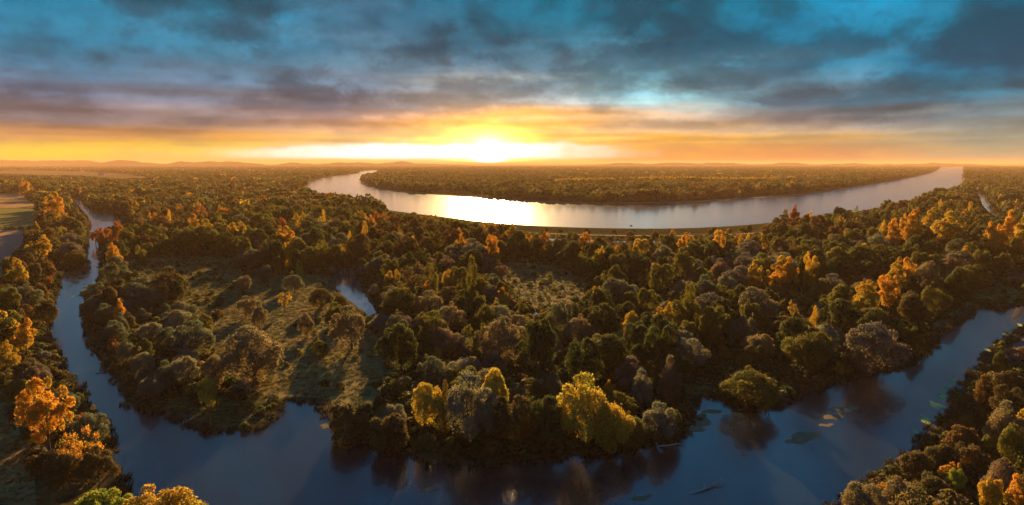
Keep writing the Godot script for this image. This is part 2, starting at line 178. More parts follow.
const LOGS := [[37.6, -115.4, 9.0, 28.0, "pale bare branch floating in the dark backwater"], [35.4, -134.3, 6.5, 5.0, "pale snag lying off the bank by the muddy cove"], [-97.2, -159.2, 7.0, 18.0, "grey fallen trunk lying off the grassy point"], [-95.2, -161.3, 6.0, -12.0, "brown fallen branch beside the grey trunk at the point"], [-78.4, -146.3, 5.0, 70.0, "thin bare branch sticking out of the channel at the point"], [59.3, -155.8, 5.0, 30.0, "pale driftwood under the broad lumpy olive willow"], [-122.2, -184.9, 5.0, 60.0, "thin pale branch slanting into the blue channel"], [91.6, -131.3, 5.5, 35.0, "dark drowned branch below the near bank thicket"]]
const HOUSES := [[-4834.9, -6215.3, 11.0, "small pale house at the near end of the distant village"], [-4345.4, -5940.7, 13.0, "white gabled house beyond the far pale field"], [-4644.8, -6516.5, 12.0, "grey barn second in the distant village row"], [-3167.0, -4750.9, 14.0, "white house alone by the far pale field"], [-3729.4, -5770.8, 12.0, "low house behind the lone white house"], [-2010.2, -3152.0, 16.0, "long orange-lit barn at the corner of the far field"], [-3316.3, -5458.4, 12.0, "pale house near the foot of the blue hills"], [-1690.3, -8082.5, 20.0, "white house on the far bank where the river vanishes"]]
const HUT := [[-355.5, -472.9, 0]]
const BEACON := [[-461.5, -2055.4, 0]]
const BOARD := [[110.7, -592.5, 0]]
const PYLON := [[3142.7, -8082.5, 0]]

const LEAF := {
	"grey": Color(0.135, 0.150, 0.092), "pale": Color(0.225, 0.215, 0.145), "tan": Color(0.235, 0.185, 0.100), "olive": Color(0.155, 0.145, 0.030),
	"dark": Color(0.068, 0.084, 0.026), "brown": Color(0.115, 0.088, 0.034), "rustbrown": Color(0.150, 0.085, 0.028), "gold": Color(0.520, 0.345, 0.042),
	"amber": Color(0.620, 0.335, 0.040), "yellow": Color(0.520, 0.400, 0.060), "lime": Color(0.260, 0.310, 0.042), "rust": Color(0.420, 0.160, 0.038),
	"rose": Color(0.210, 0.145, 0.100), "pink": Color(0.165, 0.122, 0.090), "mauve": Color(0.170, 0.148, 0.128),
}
const TREE_NAME := {"willow": "willow_tree", "broadleaf": "broadleaf_tree", "golden": "autumn_tree", "poplar": "poplar_tree", "shrub": "shrub", "bush": "shrub", "bare": "sparse_tree"}
const TINT_WORD := {"grey": "grey-green", "pale": "pale silvery", "tan": "tan", "olive": "olive", "dark": "dark green", "brown": "brown", "rustbrown": "rusty brown", "gold": "golden", "amber": "orange-gold", "yellow": "yellow", "lime": "lime green", "rust": "reddish orange", "rose": "rosy brown", "pink": "mauve brown", "mauve": "mauve grey"}
const ORDINAL := ["first", "second", "third", "fourth", "fifth", "sixth", "seventh", "eighth", "ninth", "tenth", "eleventh", "twelfth", "thirteenth", "fourteenth", "fifteenth", "sixteenth", "seventeenth", "eighteenth", "nineteenth", "twentieth"]

var rng := RandomNumberGenerator.new()
var sky_noise := FastNoiseLite.new()
var sky_wisp := FastNoiseLite.new()
var patch_noise := FastNoiseLite.new()
var used := {}
var leaf_mats := {}
var crowns := {}
var trunks := {}
var bark: StandardMaterial3D
var tinted: StandardMaterial3D
var packed := {}
var bounds := {}

func _ready() -> void:
	rng.seed = 20
	make_view()
	make_sun()
	make_air()
	make_materials()
	make_ground()
	make_waters()
	make_fields()
	make_dike()
	make_hills()
	make_tree_shapes()
	make_woods()
	make_small_things()
	make_grass()

# ---------------------------------------------------------------- camera, sun and sky
func make_view() -> void:
	var cam := Camera3D.new()
	cam.name = "camera"
	cam.position = Vector3(0, 62, 0)
	cam.rotation.x = -atan(89.5 / 640.0)
	cam.fov = rad_to_deg(2.0 * atan(252.5 / 640.0))
	cam.near = 1.0
	cam.far = 120000.0
	cam.current = true
	add_child(cam)

func make_sun() -> void:
	var sun := DirectionalLight3D.new()
	sun.name = "sun"
	var az := deg_to_rad(SUN_AZ)
	var el := deg_to_rad(SUN_LIGHT_EL)
	var to_sun := Vector3(sin(az) * cos(el), sin(el), -cos(az) * cos(el))
	sun.basis = Basis.looking_at(-to_sun, Vector3.UP)
	sun.light_energy = 1.6
	sun.light_color = Color(1.0, 0.82, 0.54)
	sun.light_angular_distance = 0.6
	sun.shadow_enabled = true
	add_child(sun)

const SUN_AZ := -2.0
const SUN_LIGHT_EL := 11.5

func make_air() -> void:
	var env := Environment.new()
	env.background_mode = Environment.BG_SKY
	env.tonemap_mode = Environment.TONE_MAPPER_LINEAR
	env.tonemap_exposure = 3.9
	env.background_energy_multiplier = 0.262
	env.sdfgi_enabled = true
	env.ssao_enabled = true
	env.ssil_enabled = true
	env.fog_enabled = true
	env.fog_density = 0.00006
	env.fog_light_color = Color(1.0, 0.80, 0.60)
	var sky := Sky.new()
	var mat := PanoramaSkyMaterial.new()
	mat.panorama = ImageTexture.create_from_image(sky_image())
	sky.sky_material = mat
	env.sky = sky
	var we := WorldEnvironment.new()
	we.name = "environment"
	we.environment = env
	add_child(we)

func sky_image() -> Image:
	sky_noise.seed = 7
	sky_noise.noise_type = FastNoiseLite.TYPE_SIMPLEX_SMOOTH
	sky_noise.frequency = 1.25
	sky_noise.fractal_octaves = 6
	sky_noise.fractal_gain = 0.46
	sky_noise.domain_warp_enabled = true
	sky_noise.domain_warp_amplitude = 0.35
	sky_noise.domain_warp_frequency = 0.9
	sky_wisp.seed = 31
	sky_wisp.noise_type = FastNoiseLite.TYPE_SIMPLEX_SMOOTH
	sky_wisp.frequency = 1.0
	sky_wisp.fractal_octaves = 6
	sky_wisp.fractal_gain = 0.56
	for row in SKY_TONES:
		var out := []
		for c in row:
			var l := Color8(c[0], c[1], c[2]).srgb_to_linear()
			out.append(Vector3(l.r, l.g, l.b))
		tones.append(out)
	# the whole sky at a coarse step, then the low sky again at a fine one, from the same function
	var coarse := Image.create_empty(512, 256, false, Image.FORMAT_RGBF)
	for j in 256:
		var el := 90.0 - (j + 0.5) / 256.0 * 180.0
		for i in 512:
			coarse.set_pixel(i, j, sky_color(wrapf((i + 0.5) / 512.0 * 360.0, -180.0, 180.0), el))
	coarse.resize(3072, 1536, Image.INTERPOLATE_CUBIC)
	for j in range(612, 772):
		var el := 90.0 - (j + 0.5) / 1536.0 * 180.0
		for i in range(-386, 386):
			coarse.set_pixel((i + 3072) % 3072, j, sky_color((i + 0.5) / 3072.0 * 360.0, el))
	return coarse

# the tones of the evening sky by height (rows) and bearing (columns), as a painter's chart of air with thin cloud
const SKY_EL := [0.0, 0.9, 1.9, 3.3, 5.4, 8.0, 10.8, 13.6, 24.0, 60.0]
const SKY_AZ := [-180.0, -95.0, -36.0, -26.0, -14.0, -4.0, 3.0, 12.0, 24.0, 35.0, 95.0, 180.0]
const SKY_TONES := [
	[[150, 130, 120], [190, 150, 95], [245, 190, 60], [246, 196, 62], [250, 205, 90], [255, 225, 130], [255, 190, 80], [238, 148, 48], [214, 138, 74], [150, 146, 122], [135, 130, 120], [150, 130, 120]],
	[[150, 130, 120], [190, 150, 95], [246, 200, 66], [248, 204, 72], [246, 226, 180], [255, 250, 240], [255, 220, 130], [242, 160, 52], [222, 146, 76], [156, 152, 122], [138, 132, 122], [150, 130, 120]],
	[[140, 125, 122], [165, 130, 105], [192, 136, 84], [216, 152, 82], [242, 192, 104], [255, 226, 130], [252, 196, 92], [246, 180, 76], [204, 160, 92], [132, 136, 120], [125, 125, 122], [140, 125, 122]],
	[[110, 108, 115], [118, 108, 112], [122, 106, 106], [132, 116, 114], [184, 142, 120], [240, 172, 96], [232, 176, 112], [204, 172, 140], [138, 132, 130], [92, 110, 116], [100, 108, 116], [110, 108, 115]],
	[[85, 98, 112], [84, 94, 108], [84, 90, 106], [86, 96, 112], [112, 112, 124], [180, 170, 164], [176, 178, 176], [152, 188, 192], [88, 116, 132], [42, 114, 140], [60, 104, 126], [85, 98, 112]],
	[[58, 94, 116], [56, 92, 114], [54, 92, 114], [66, 98, 118], [84, 104, 120], [92, 106, 120], [88, 112, 128], [86, 132, 152], [50, 110, 136], [20, 92, 122], [36, 90, 116], [58, 94, 116]],
	[[44, 92, 118], [42, 92, 118], [42, 96, 122], [58, 110, 136], [58, 82, 102], [52, 86, 106], [46, 88, 108], [42, 92, 114], [12, 106, 138], [16, 80, 102], [28, 84, 110], [44, 92, 118]],
	[[34, 88, 116], [32, 88, 114], [28, 92, 118], [40, 94, 116], [44, 78, 98], [34, 84, 106], [32, 88, 110], [34, 92, 114], [10, 102, 128], [10, 84, 110], [22, 82, 108], [34, 88, 116]],
	[[34, 96, 138], [34, 96, 138], [34, 98, 140], [36, 100, 140], [36, 96, 136], [34, 96, 136], [32, 96, 136], [32, 98, 138], [28, 100, 140], [26, 96, 138], [30, 94, 136], [34, 96, 138]],
	[[42, 98, 162], [42, 98, 162], [42, 98, 162], [42, 98, 162], [42, 98, 162], [42, 98, 162], [42, 98, 162], [42, 98, 162], [42, 98, 162], [42, 98, 162], [42, 98, 162], [42, 98, 162]],
]
var tones := []

func span(x: float, at: Array) -> Vector2:
	for k in range(1, at.size()):
		if x <= at[k]:
			return Vector2(k - 1, smoothstep(0.0, 1.0, (x - at[k - 1]) / (at[k] - at[k - 1])) * 0.5 + 0.5 * (x - at[k - 1]) / (at[k] - at[k - 1]))
	return Vector2(at.size() - 2, 1.0)

func sky_color(az: float, el_in: float) -> Color:
	var el := maxf(el_in, 0.0)
	var a := deg_to_rad(az)
	var e := deg_to_rad(el)
	# clouds are laid round the sky and crowd together towards the horizon
	var q := Vector3(sin(a) * 2.4, -cos(a) * 2.4, log(sin(e) + 0.06))
	var n := sky_noise.get_noise_3d(q.x, q.y, q.z)
	var w := sky_wisp.get_noise_3d(q.x * 0.8 + 40.0, q.y * 0.8, q.z * 1.9)
	var f := sky_wisp.get_noise_3d(q.x * 2.5, q.y * 2.5, q.z * 2.4 + 9.0)
	var ripple := sky_wisp.get_noise_3d(q.x * 6.5, q.y * 6.5, q.z * 6.0 + 30.0)
	var streak := sky_wisp.get_noise_3d(q.x * 0.9, q.y * 0.9 + 17.0, q.z * 6.5)
	# cloud edges push the tones about, so that they follow the clouds
	var el2 := maxf(el * (1.0 + 0.30 * w + 0.22 * streak) + 0.5 * n * smoothstep(0.5, 4.0, el), 0.0)
	var su := span(clampf(az + 5.0 * n + 2.0 * w, -180.0, 180.0), SKY_AZ)
	var se := span(el2, SKY_EL)
	var i := int(su.x)
	var j := int(se.x)
	var c: Vector3 = (tones[j][i] as Vector3).lerp(tones[j][i + 1], su.y).lerp((tones[j + 1][i] as Vector3).lerp(tones[j + 1][i + 1], su.y), se.y)
	# thick cloud is darker and greyer, gaps are lighter and bluer
	var thick := smoothstep(-0.33, 0.24, 0.58 * n + 0.2 * w + 0.55 * f + 0.30 * ripple)
	var high := smoothstep(1.6, 6.0, el)
	var grey := c.x * 0.3 + c.y * 0.5 + c.z * 0.2
	var dark := c.lerp(Vector3(grey * 1.05, grey, grey * 1.10), 0.12) * lerpf(0.88, 0.62, high)
	var light := c * lerpf(1.12, 1.72, high) + Vector3(0.004, 0.018, 0.024) * high
	c = light.lerp(dark, thick)
	c *= 1.0 + (0.36 * f + 0.48 * ripple) * high
	c *= 1.0 + 0.75 * streak * smoothstep(0.9, 2.2, el) * (1.0 - smoothstep(5.0, 9.0, el))
	# the sun behind thin cloud on the horizon
	var side := wrapf(az - SUN_AZ, -180.0, 180.0)
	c += Vector3(0.85, 0.30, 0.02) * exp(-pow(side / 10.0, 2) - pow((el - 1.0) / 2.8, 2)) * (1.0 - 0.5 * thick)
	c += Vector3(1.5, 0.80, 0.06) * exp(-pow(side / 3.6, 2) - pow((el - 0.9) / 1.9, 2))
	# a strip of open bright sky under the cloud deck
	var edge := 0.30 * sky_wisp.get_noise_2d(az * 0.11, 3.0) + 0.12 * sky_wisp.get_noise_2d(az * 0.5, 8.0)
	var reach := 1.0 - smoothstep(9.0, 27.0, -side + 14.0 * edge) if side < 0.0 else 1.0 - smoothstep(1.0, 15.0, side + 10.0 * edge)
	edge += 0.22 * streak + 0.25 * ripple
	var strip := smoothstep(0.30, 0.50, el + 0.25 * edge) * (1.0 - smoothstep(1.40 + edge, 1.95 + edge, el + 0.025 * absf(side))) * reach
	c = c.lerp(Vector3(1.32, 1.32, 1.30), strip * 0.94)
	c += Vector3(2.4, 1.7, 0.45) * exp(-pow(side / 2.4, 2) - pow((el - 0.9) / 1.6, 2))
	c += Vector3(14.0, 13.0, 10.0) * exp(-(side * side + pow(el - 0.5, 2)) / 0.75)
	c *= 1.08
	var mean := (c.x + c.y + c.z) / 3.0
	c = c.lerp(Vector3(mean, mean, mean), -0.16 * high)
	c.x *= 1.0 - 0.22 * smoothstep(4.0, 10.0, el)
	return Color(maxf(c.x, 0.0), maxf(c.y, 0.0), maxf(c.z, 0.0))

# ---------------------------------------------------------------- helpers
func numbered(called: String) -> String:
	var k: int = used.get(called, 0)
	used[called] = k + 1
	return called if k == 0 else "%s_%03d" % [called, k]

func lin(c: Color) -> Color:
	return c.linear_to_srgb()

func mat(c: Color, rough := 0.9, spec := 0.3) -> StandardMaterial3D:
	var m := StandardMaterial3D.new()
	m.albedo_color = lin(c)
	m.roughness = rough
	m.metallic_specular = spec
	return m

func noise_tex(seed_: int, freq: float, ramp: Array, size := 512, octaves := 5) -> NoiseTexture2D:
	var n := FastNoiseLite.new()
	n.seed = seed_
	n.noise_type = FastNoiseLite.TYPE_SIMPLEX
	n.frequency = freq
	n.fractal_octaves = octaves
	var t := NoiseTexture2D.new()
	t.width = size
	t.height = size
	t.seamless = true
	t.noise = n
	if ramp.size():
		var g := Gradient.new()
		var cols := PackedColorArray()
		var offs := PackedFloat32Array()
		for i in ramp.size():
			cols.append(lin(ramp[i]))
			offs.append(float(i) / (ramp.size() - 1))
		g.colors = cols
		g.offsets = offs
		t.color_ramp = g
	return t

func ground_mat(seed_: int, ramp: Array, metres: float, freq := 0.012, rough := 0.95) -> StandardMaterial3D:
	var m := StandardMaterial3D.new()
	m.albedo_texture = noise_tex(seed_, freq, ramp)
	m.uv1_triplanar = true
	m.uv1_world_triplanar = true
	m.uv1_scale = Vector3.ONE / metres
	m.roughness = rough
	m.specular_mode = BaseMaterial3D.SPECULAR_DISABLED
	return m

func leaf_mat(tint: String) -> StandardMaterial3D:
	if not leaf_mats.has(tint):
		var m := mat(LEAF[tint], 0.75, 0.3)
		m.resource_name = "leaves_" + tint
		m.vertex_color_use_as_albedo = true
		m.cull_mode = BaseMaterial3D.CULL_DISABLED
		m.backlight_enabled = true
		m.backlight = lin(Color(1.0, 0.9, 0.62))
		leaf_mats[tint] = m
	return leaf_mats[tint]

func make_materials() -> void:
	bark = mat(Color(0.085, 0.062, 0.045), 0.95, 0.2)
	tinted = mat(Color.WHITE, 0.8, 0.3)
	tinted.vertex_color_use_as_albedo = true
	tinted.cull_mode = BaseMaterial3D.CULL_DISABLED
	tinted.backlight_enabled = true
	tinted.backlight = lin(Color(1.0, 0.9, 0.62))
	patch_noise.seed = 5
	patch_noise.frequency = 0.004
	patch_noise.fractal_octaves = 3
	for pair in [["RIVER", RIVER], ["BACKWATER", BACKWATER], ["POND", POND], ["TINY_POND", TINY_POND], ["SIDE_CANAL", SIDE_CANAL], ["SIDE_POOL", SIDE_POOL], ["DRAIN", DRAIN], ["MEADOW", MEADOW], ["CLEARING", CLEARING], ["SCRUB", SCRUB], ["SHORE_GRASS", SHORE_GRASS], ["COVE_GRASS", COVE_GRASS], ["POINT_GRASS", POINT_GRASS], ["FIELD_TAN", FIELD_TAN], ["FIELD_GREEN", FIELD_GREEN], ["FIELD_BROWN", FIELD_BROWN], ["FIELD_STRIP", FIELD_STRIP], ["FIELD_LOW", FIELD_LOW], ["SLOPE", SLOPE], ["FAR_FIELD", FAR_FIELD], ["FAR_FIELD_B", FAR_FIELD_B], ["MUD", MUD]]:
		var p := PackedVector2Array(pair[1])
		packed[pair[0]] = p
		var r := Rect2(p[0], Vector2.ZERO)
		for q in p:
			r = r.expand(q)
		bounds[pair[0]] = r

func inside(p: Vector2, what: String) -> bool:
	return (bounds[what] as Rect2).has_point(p) and Geometry2D.is_point_in_polygon(p, packed[what])

func inside_any(p: Vector2, list: Array) -> bool:
	for w in list:
		if inside(p, w):
			return true
	return false

func place(o: Node3D, parent: Node = self) -> void:
	parent.add_child(o, true)

func mesh_node(called: String, mesh: Mesh, m: Material, parent: Node = self) -> MeshInstance3D:
	var o := MeshInstance3D.new()
	o.name = called
	o.mesh = mesh
	if m:
		o.material_override = m
	place(o, parent)
	return o

func structure(called: String, mesh: Mesh, m: Material) -> MeshInstance3D:
	var o := mesh_node(numbered(called), mesh, m)
	o.set_meta("kind", "structure")
	return o

func tag(o: Node, label: String, category: String, group := "", kind := "") -> void:
	o.set_meta("label", label)
	o.set_meta("category", category)
	if group:
		o.set_meta("group", group)
	if kind:
		o.set_meta("kind", kind)

func array_mesh(v: PackedVector3Array, n: PackedVector3Array, idx: PackedInt32Array, col := PackedColorArray()) -> ArrayMesh:
	var arr := []
	arr.resize(Mesh.ARRAY_MAX)
	arr[Mesh.ARRAY_VERTEX] = v
	if n.size():
		arr[Mesh.ARRAY_NORMAL] = n
	if col.size():
		arr[Mesh.ARRAY_COLOR] = col
	arr[Mesh.ARRAY_INDEX] = idx
	var am := ArrayMesh.new()
	am.add_surface_from_arrays(Mesh.PRIMITIVE_TRIANGLES, arr)
	return am

# a level sheet with the outline of a plan polygon, cut in cells so that no triangle is huge
func sheet(poly: PackedVector2Array, y: float, cell: float) -> ArrayMesh:
	var st := SurfaceTool.new()
	st.begin(Mesh.PRIMITIVE_TRIANGLES)
	var r := Rect2(poly[0], Vector2.ZERO)
	for q in poly:
		r = r.expand(q)
	var nx := int(ceil(r.size.x / cell))
	var nz := int(ceil(r.size.y / cell))
	for i in nx:
		for j in nz:
			var o := r.position + Vector2(i, j) * cell
			var sq := PackedVector2Array([o, o + Vector2(cell, 0), o + Vector2(cell, cell), o + Vector2(0, cell)])
			for piece in Geometry2D.intersect_polygons(sq, poly):
				var t := Geometry2D.triangulate_polygon(piece)
				for k in range(0, t.size(), 3):
					var a: Vector2 = piece[t[k]]
					var b: Vector2 = piece[t[k + 1]]
					var c: Vector2 = piece[t[k + 2]]
					if (b - a).cross(c - a) < 0.0:
						var s := b
						b = c
						c = s
					for q: Vector2 in [a, b, c]:
						st.set_normal(Vector3.UP)
						st.add_vertex(Vector3(q.x, y, q.y))
	st.index()
	return st.commit()

# a band that follows a plan line: profile points are (distance to the side, height)
func band(line: Array, profile: Array) -> ArrayMesh:
	var st := SurfaceTool.new()
	st.begin(Mesh.PRIMITIVE_TRIANGLES)
	var rows := []
	for i in line.size():
		var p: Vector2 = line[i]
		var d: Vector2 = (line[mini(i + 1, line.size() - 1)] - line[maxi(i - 1, 0)]).normalized()
		var side := Vector2(-d.y, d.x)
		var row := []
		for q: Vector2 in profile:
			var w := p + side * q.x
			row.append(Vector3(w.x, q.y, w.y))
		rows.append(row)
	for i in line.size() - 1:
		for k in profile.size() - 1:
			var a: Vector3 = rows[i][k]
			var b: Vector3 = rows[i + 1][k]
			var c: Vector3 = rows[i + 1][k + 1]
			var e: Vector3 = rows[i][k + 1]
			var quad := [a, b, c, a, c, e]
			if (b - a).cross(c - a).y > 0.0:
				quad = [a, c, b, a, e, c]
			for v: Vector3 in quad:
				st.add_vertex(v)
	st.generate_normals()
	return st.commit()

func smooth_line(line: Array, step: float, shift := 0.0) -> Array:
	var cv := Curve2D.new()
	for i in line.size():
		var a: Vector2 = line[maxi(i - 1, 0)]
		var b: Vector2 = line[mini(i + 1, line.size() - 1)]
		var d := (b - a).normalized()
		var l1: float = line[i].distance_to(a) * 0.3
		var l2: float = line[i].distance_to(b) * 0.3
		cv.add_point(line[i], -d * l1, d * l2)
	var out := []
	var total := cv.get_baked_length()
	var n := maxi(2, int(total / step))
	for i in n + 1:
		out.append(cv.sample_baked(total * i / n))
	if shift != 0.0:
		var moved := []
		for i in out.size():
			var d: Vector2 = (out[mini(i + 1, out.size() - 1)] - out[maxi(i - 1, 0)]).normalized()
			moved.append(out[i] + Vector2(-d.y, d.x) * shift)
		out = moved
	return out

func ragged(poly: Array, step: float, amount: float) -> PackedVector2Array:
	var out := PackedVector2Array()
	var n := FastNoiseLite.new()
	n.seed = 3
	n.frequency = 0.09
	n.fractal_octaves = 3
	for i in poly.size():
		var a: Vector2 = poly[i]
		var b: Vector2 = poly[(i + 1) % poly.size()]
		var m := maxi(1, int(a.distance_to(b) / step))
		for k in m:
			var p := a.lerp(b, float(k) / m)
			out.append(p + Vector2(n.get_noise_2d(p.x, p.y), n.get_noise_2d(p.x + 500.0, p.y)) * amount)
	return out

# ---------------------------------------------------------------- the setting
func make_ground() -> void:
	var xs := [0.0]
	var zs := [200.0]
	var s := 60.0
	while xs[-1] < 50000.0:
		xs.append(xs[-1] + s)
		s *= 1.22
	s = 60.0
	while zs[-1] > -75000.0:
		zs.append(zs[-1] - s)
		s *= 1.16
	var ax := []
	for i in range(xs.size() - 1, 0, -1):
		ax.append(-xs[i])
	ax.append_array(xs)
	var v := PackedVector3Array()
	var n := PackedVector3Array()
	var idx := PackedInt32Array()
	for z in zs:
		for x in ax:
			v.append(Vector3(x, 0, z))
			n.append(Vector3.UP)
	var wdt := ax.size()
	for j in zs.size() - 1:
		for i in wdt - 1:
			var o := j * wdt + i
			idx.append_array([o, o + wdt, o + 1, o + 1, o + wdt, o + wdt + 1])
	var m := ground_mat(11, [Color(0.030, 0.022, 0.009), Color(0.060, 0.045, 0.016), Color(0.085, 0.068, 0.022), Color(0.045, 0.042, 0.014), Color(0.11, 0.075, 0.028)], 90.0, 0.014)
	structure("ground", array_mesh(v, n, idx), m)

func water_mat(c: Color, rough: float, ripple: float, metres: float) -> StandardMaterial3D:
	var m := mat(c, rough, 0.62)
	if ripple > 0.0:
		m.heightmap_enabled = true
		m.heightmap_texture = noise_tex(77, 0.02, [], 512, 4)
		m.heightmap_scale = ripple
		m.uv1_triplanar = true
		m.uv1_world_triplanar = true
		m.uv1_scale = Vector3.ONE / metres
	return m

func make_waters() -> void:
	var still := water_mat(Color(0.013, 0.015, 0.014), 0.05, 3.0, 6.0)
	still.clearcoat_enabled = true
	still.clearcoat = 0.5
	still.clearcoat_roughness = 0.04
	var back := ragged(BACKWATER, 3.0, 1.6)
	structure("backwater", sheet(back, 0.10, 9.0), still)
	var flow := water_mat(Color(0.060, 0.060, 0.058), 0.17, 0.0, 20.0)
	flow.clearcoat_enabled = true
	flow.clearcoat = 1.0
	flow.clearcoat_roughness = 0.16
	var smooth_river := PackedVector2Array(smooth_line(RIVER + [RIVER[0]], 18.0))
	structure("river", sheet(smooth_river, 0.25, 400.0), flow)
	var pale := water_mat(Color(0.060, 0.060, 0.058), 0.10, 0.6, 6.0)
	pale.clearcoat_enabled = true
	pale.clearcoat = 1.0
	pale.clearcoat_roughness = 0.08
	for one in [["pond", POND], ["puddle", TINY_POND], ["side_canal", SIDE_CANAL], ["side_pool", SIDE_POOL], ["drainage_ditch", DRAIN]]:
		structure(one[0], sheet(ragged(one[1], 4.0, 1.0), 0.09, 30.0), pale)
	# low muddy banks round the backwater and the pond
	var soil := ground_mat(21, [Color(0.035, 0.024, 0.012), Color(0.075, 0.055, 0.026), Color(0.05, 0.045, 0.016)], 6.0)
	for ring in [back, ragged(POND, 4.0, 1.0)]:
		var closed := Array(ring)
		closed.append(ring[0])
		var area := 0.0
		for i in ring.size():
			area += ring[i].cross(ring[(i + 1) % ring.size()])
		var sgn := -1.0 if area > 0.0 else 1.0
		structure("bank", band(closed, [Vector2(-0.5 * sgn, 0.02), Vector2(0.4 * sgn, 0.28), Vector2(1.6 * sgn, 0.45), Vector2(4.0 * sgn, -0.02)]), soil)
	var mud := ground_mat(23, [Color(0.10, 0.075, 0.07), Color(0.16, 0.12, 0.11), Color(0.12, 0.09, 0.075)], 8.0, 0.02, 0.6)
	structure("mud_edge", sheet(ragged(MUD_EDGE, 2.0, 1.2), 0.125, 6.0), mud)
	structure("mud_flat", sheet(ragged(MUD, 2.0, 1.5), 0.14, 6.0), mud)

func make_fields() -> void:
	var tan := ground_mat(31, [Color(0.26, 0.15, 0.06), Color(0.36, 0.21, 0.09), Color(0.30, 0.18, 0.07)], 60.0)
	var green := ground_mat(32, [Color(0.13, 0.12, 0.03), Color(0.20, 0.17, 0.05), Color(0.16, 0.155, 0.04)], 50.0)
	var brown := ground_mat(33, [Color(0.26, 0.145, 0.08), Color(0.34, 0.19, 0.11), Color(0.30, 0.165, 0.09)], 40.0)
	var pale := ground_mat(34, [Color(0.12, 0.075, 0.035), Color(0.19, 0.12, 0.06), Color(0.15, 0.095, 0.045)], 300.0)
	var grass := ground_mat(35, [Color(0.16, 0.105, 0.032), Color(0.24, 0.165, 0.055), Color(0.19, 0.145, 0.040)], 14.0)
	var y := 0.05
	for one in [["field", FIELD_TAN, tan, 60.0], ["field", FIELD_GREEN, green, 60.0], ["field", FIELD_BROWN, brown, 60.0], ["field", FIELD_STRIP, green, 60.0], ["field", FIELD_LOW, green, 40.0], ["far_field", FAR_FIELD, pale, 500.0], ["far_field", FAR_FIELD_B, pale, 400.0], ["grass_slope", SLOPE, grass, 10.0], ["meadow", MEADOW, grass, 12.0], ["clearing", CLEARING, grass, 30.0], ["scrub_ground", SCRUB, grass, 20.0], ["shore_grass", SHORE_GRASS, green, 20.0]]:
		structure(one[0], sheet(PackedVector2Array(one[1]), y, one[3]), one[2])
		y += 0.004
	structure("lane", band(smooth_line(LANE, 6.0), [Vector2(-2.2, 0.13), Vector2(2.2, 0.13)]), ground_mat(36, [Color(0.24, 0.22, 0.21), Color(0.34, 0.31, 0.30)], 9.0))

func make_dike() -> void:
	var line := smooth_line(DIKE, 14.0)
	var grass := ground_mat(41, [Color(0.045, 0.036, 0.012), Color(0.080, 0.062, 0.020), Color(0.060, 0.055, 0.016)], 25.0)
	var gravel := ground_mat(42, [Color(0.30, 0.24, 0.19), Color(0.40, 0.33, 0.26)], 12.0)
	var stone := ground_mat(43, [Color(0.13, 0.11, 0.09), Color(0.22, 0.18, 0.14)], 10.0)
	var flip := -1.0 if (line[line.size() / 2] as Vector2).y > (smooth_line(DIKE, 14.0, 10.0)[line.size() / 2] as Vector2).y else 1.0
	structure("river_revetment", band(line, flipped(flip, [Vector2(-4, 0.05), Vector2(3, 1.2)])), stone)
	structure("dike", band(line, flipped(flip, [Vector2(3, 1.2), Vector2(6, 2.0), Vector2(11, 2.05), Vector2(30, -0.02)])), grass)
	structure("dike_path", band(line, flipped(flip, [Vector2(47, 0.16), Vector2(51.5, 0.16)])), gravel)
	structure("far_shore", band(smooth_line(FAR_BANK, 25.0), [Vector2(-7, 0.9), Vector2(0, 0.5), Vector2(7, 0.1)]), ground_mat(44, [Color(0.20, 0.13, 0.06), Color(0.30, 0.20, 0.10)], 40.0))

func flipped(flip: float, profile: Array) -> Array:
	var out := []
	for q: Vector2 in profile:
		out.append(Vector2(q.x * flip, q.y))
	return out

func make_hills() -> void:
	# far ranges: a ridge with a front and a back slope and uneven spurs; x, z and height of the crest
	var rock := ground_mat(51, [Color(0.045, 0.045, 0.05), Color(0.07, 0.065, 0.065)], 4000.0)
	for r in [[-10800.0, -7400.0, -12400.0, 150.0, 700.0], [-7900.0, -4100.0, -11200.0, 118.0, 650.0], [-4700.0, -2300.0, -11800.0, 88.0, 600.0], [-4300.0, -700.0, -12600.0, 88.0, 700.0], [1200.0, 6600.0, -12600.0, 92.0, 800.0], [5200.0, 9600.0, -12400.0, 80.0, 700.0]]:
		var n := FastNoiseLite.new()
		n.seed = int(absf(r[0]))
		n.frequency = 0.0009
		n.fractal_octaves = 5
		var v := PackedVector3Array()
		var idx := PackedInt32Array()
		var steps := 90
		var rows := 7
		for i in steps + 1:
			var t := float(i) / steps
			var x := lerpf(r[0], r[1], t)
			var ends := pow(sin(PI * t), 0.6)
			for j in rows:
				var across := float(j) / (rows - 1) * 2.0 - 1.0
				var h: float = r[3] * ends * (1.0 - absf(across)) * (0.75 + 0.7 * n.get_noise_2d(x, across * 600.0))
				v.append(Vector3(x, maxf(h, -2.0) - 2.0, r[2] + across * r[4]))
		for i in steps:
			for j in rows - 1:
				var o := i * rows + j
				idx.append_array([o, o + 1, o + rows, o + rows, o + 1, o + rows + 1])
		structure("hills", array_mesh(v, PackedVector3Array(), idx), rock)

# ---------------------------------------------------------------- trees
func unit_dir() -> Vector3:
	var y := rng.randf_range(-1.0, 1.0)
	var a := rng.randf_range(0.0, TAU)
	var s := sqrt(1.0 - y * y)
	return Vector3(s * cos(a), y, s * sin(a))

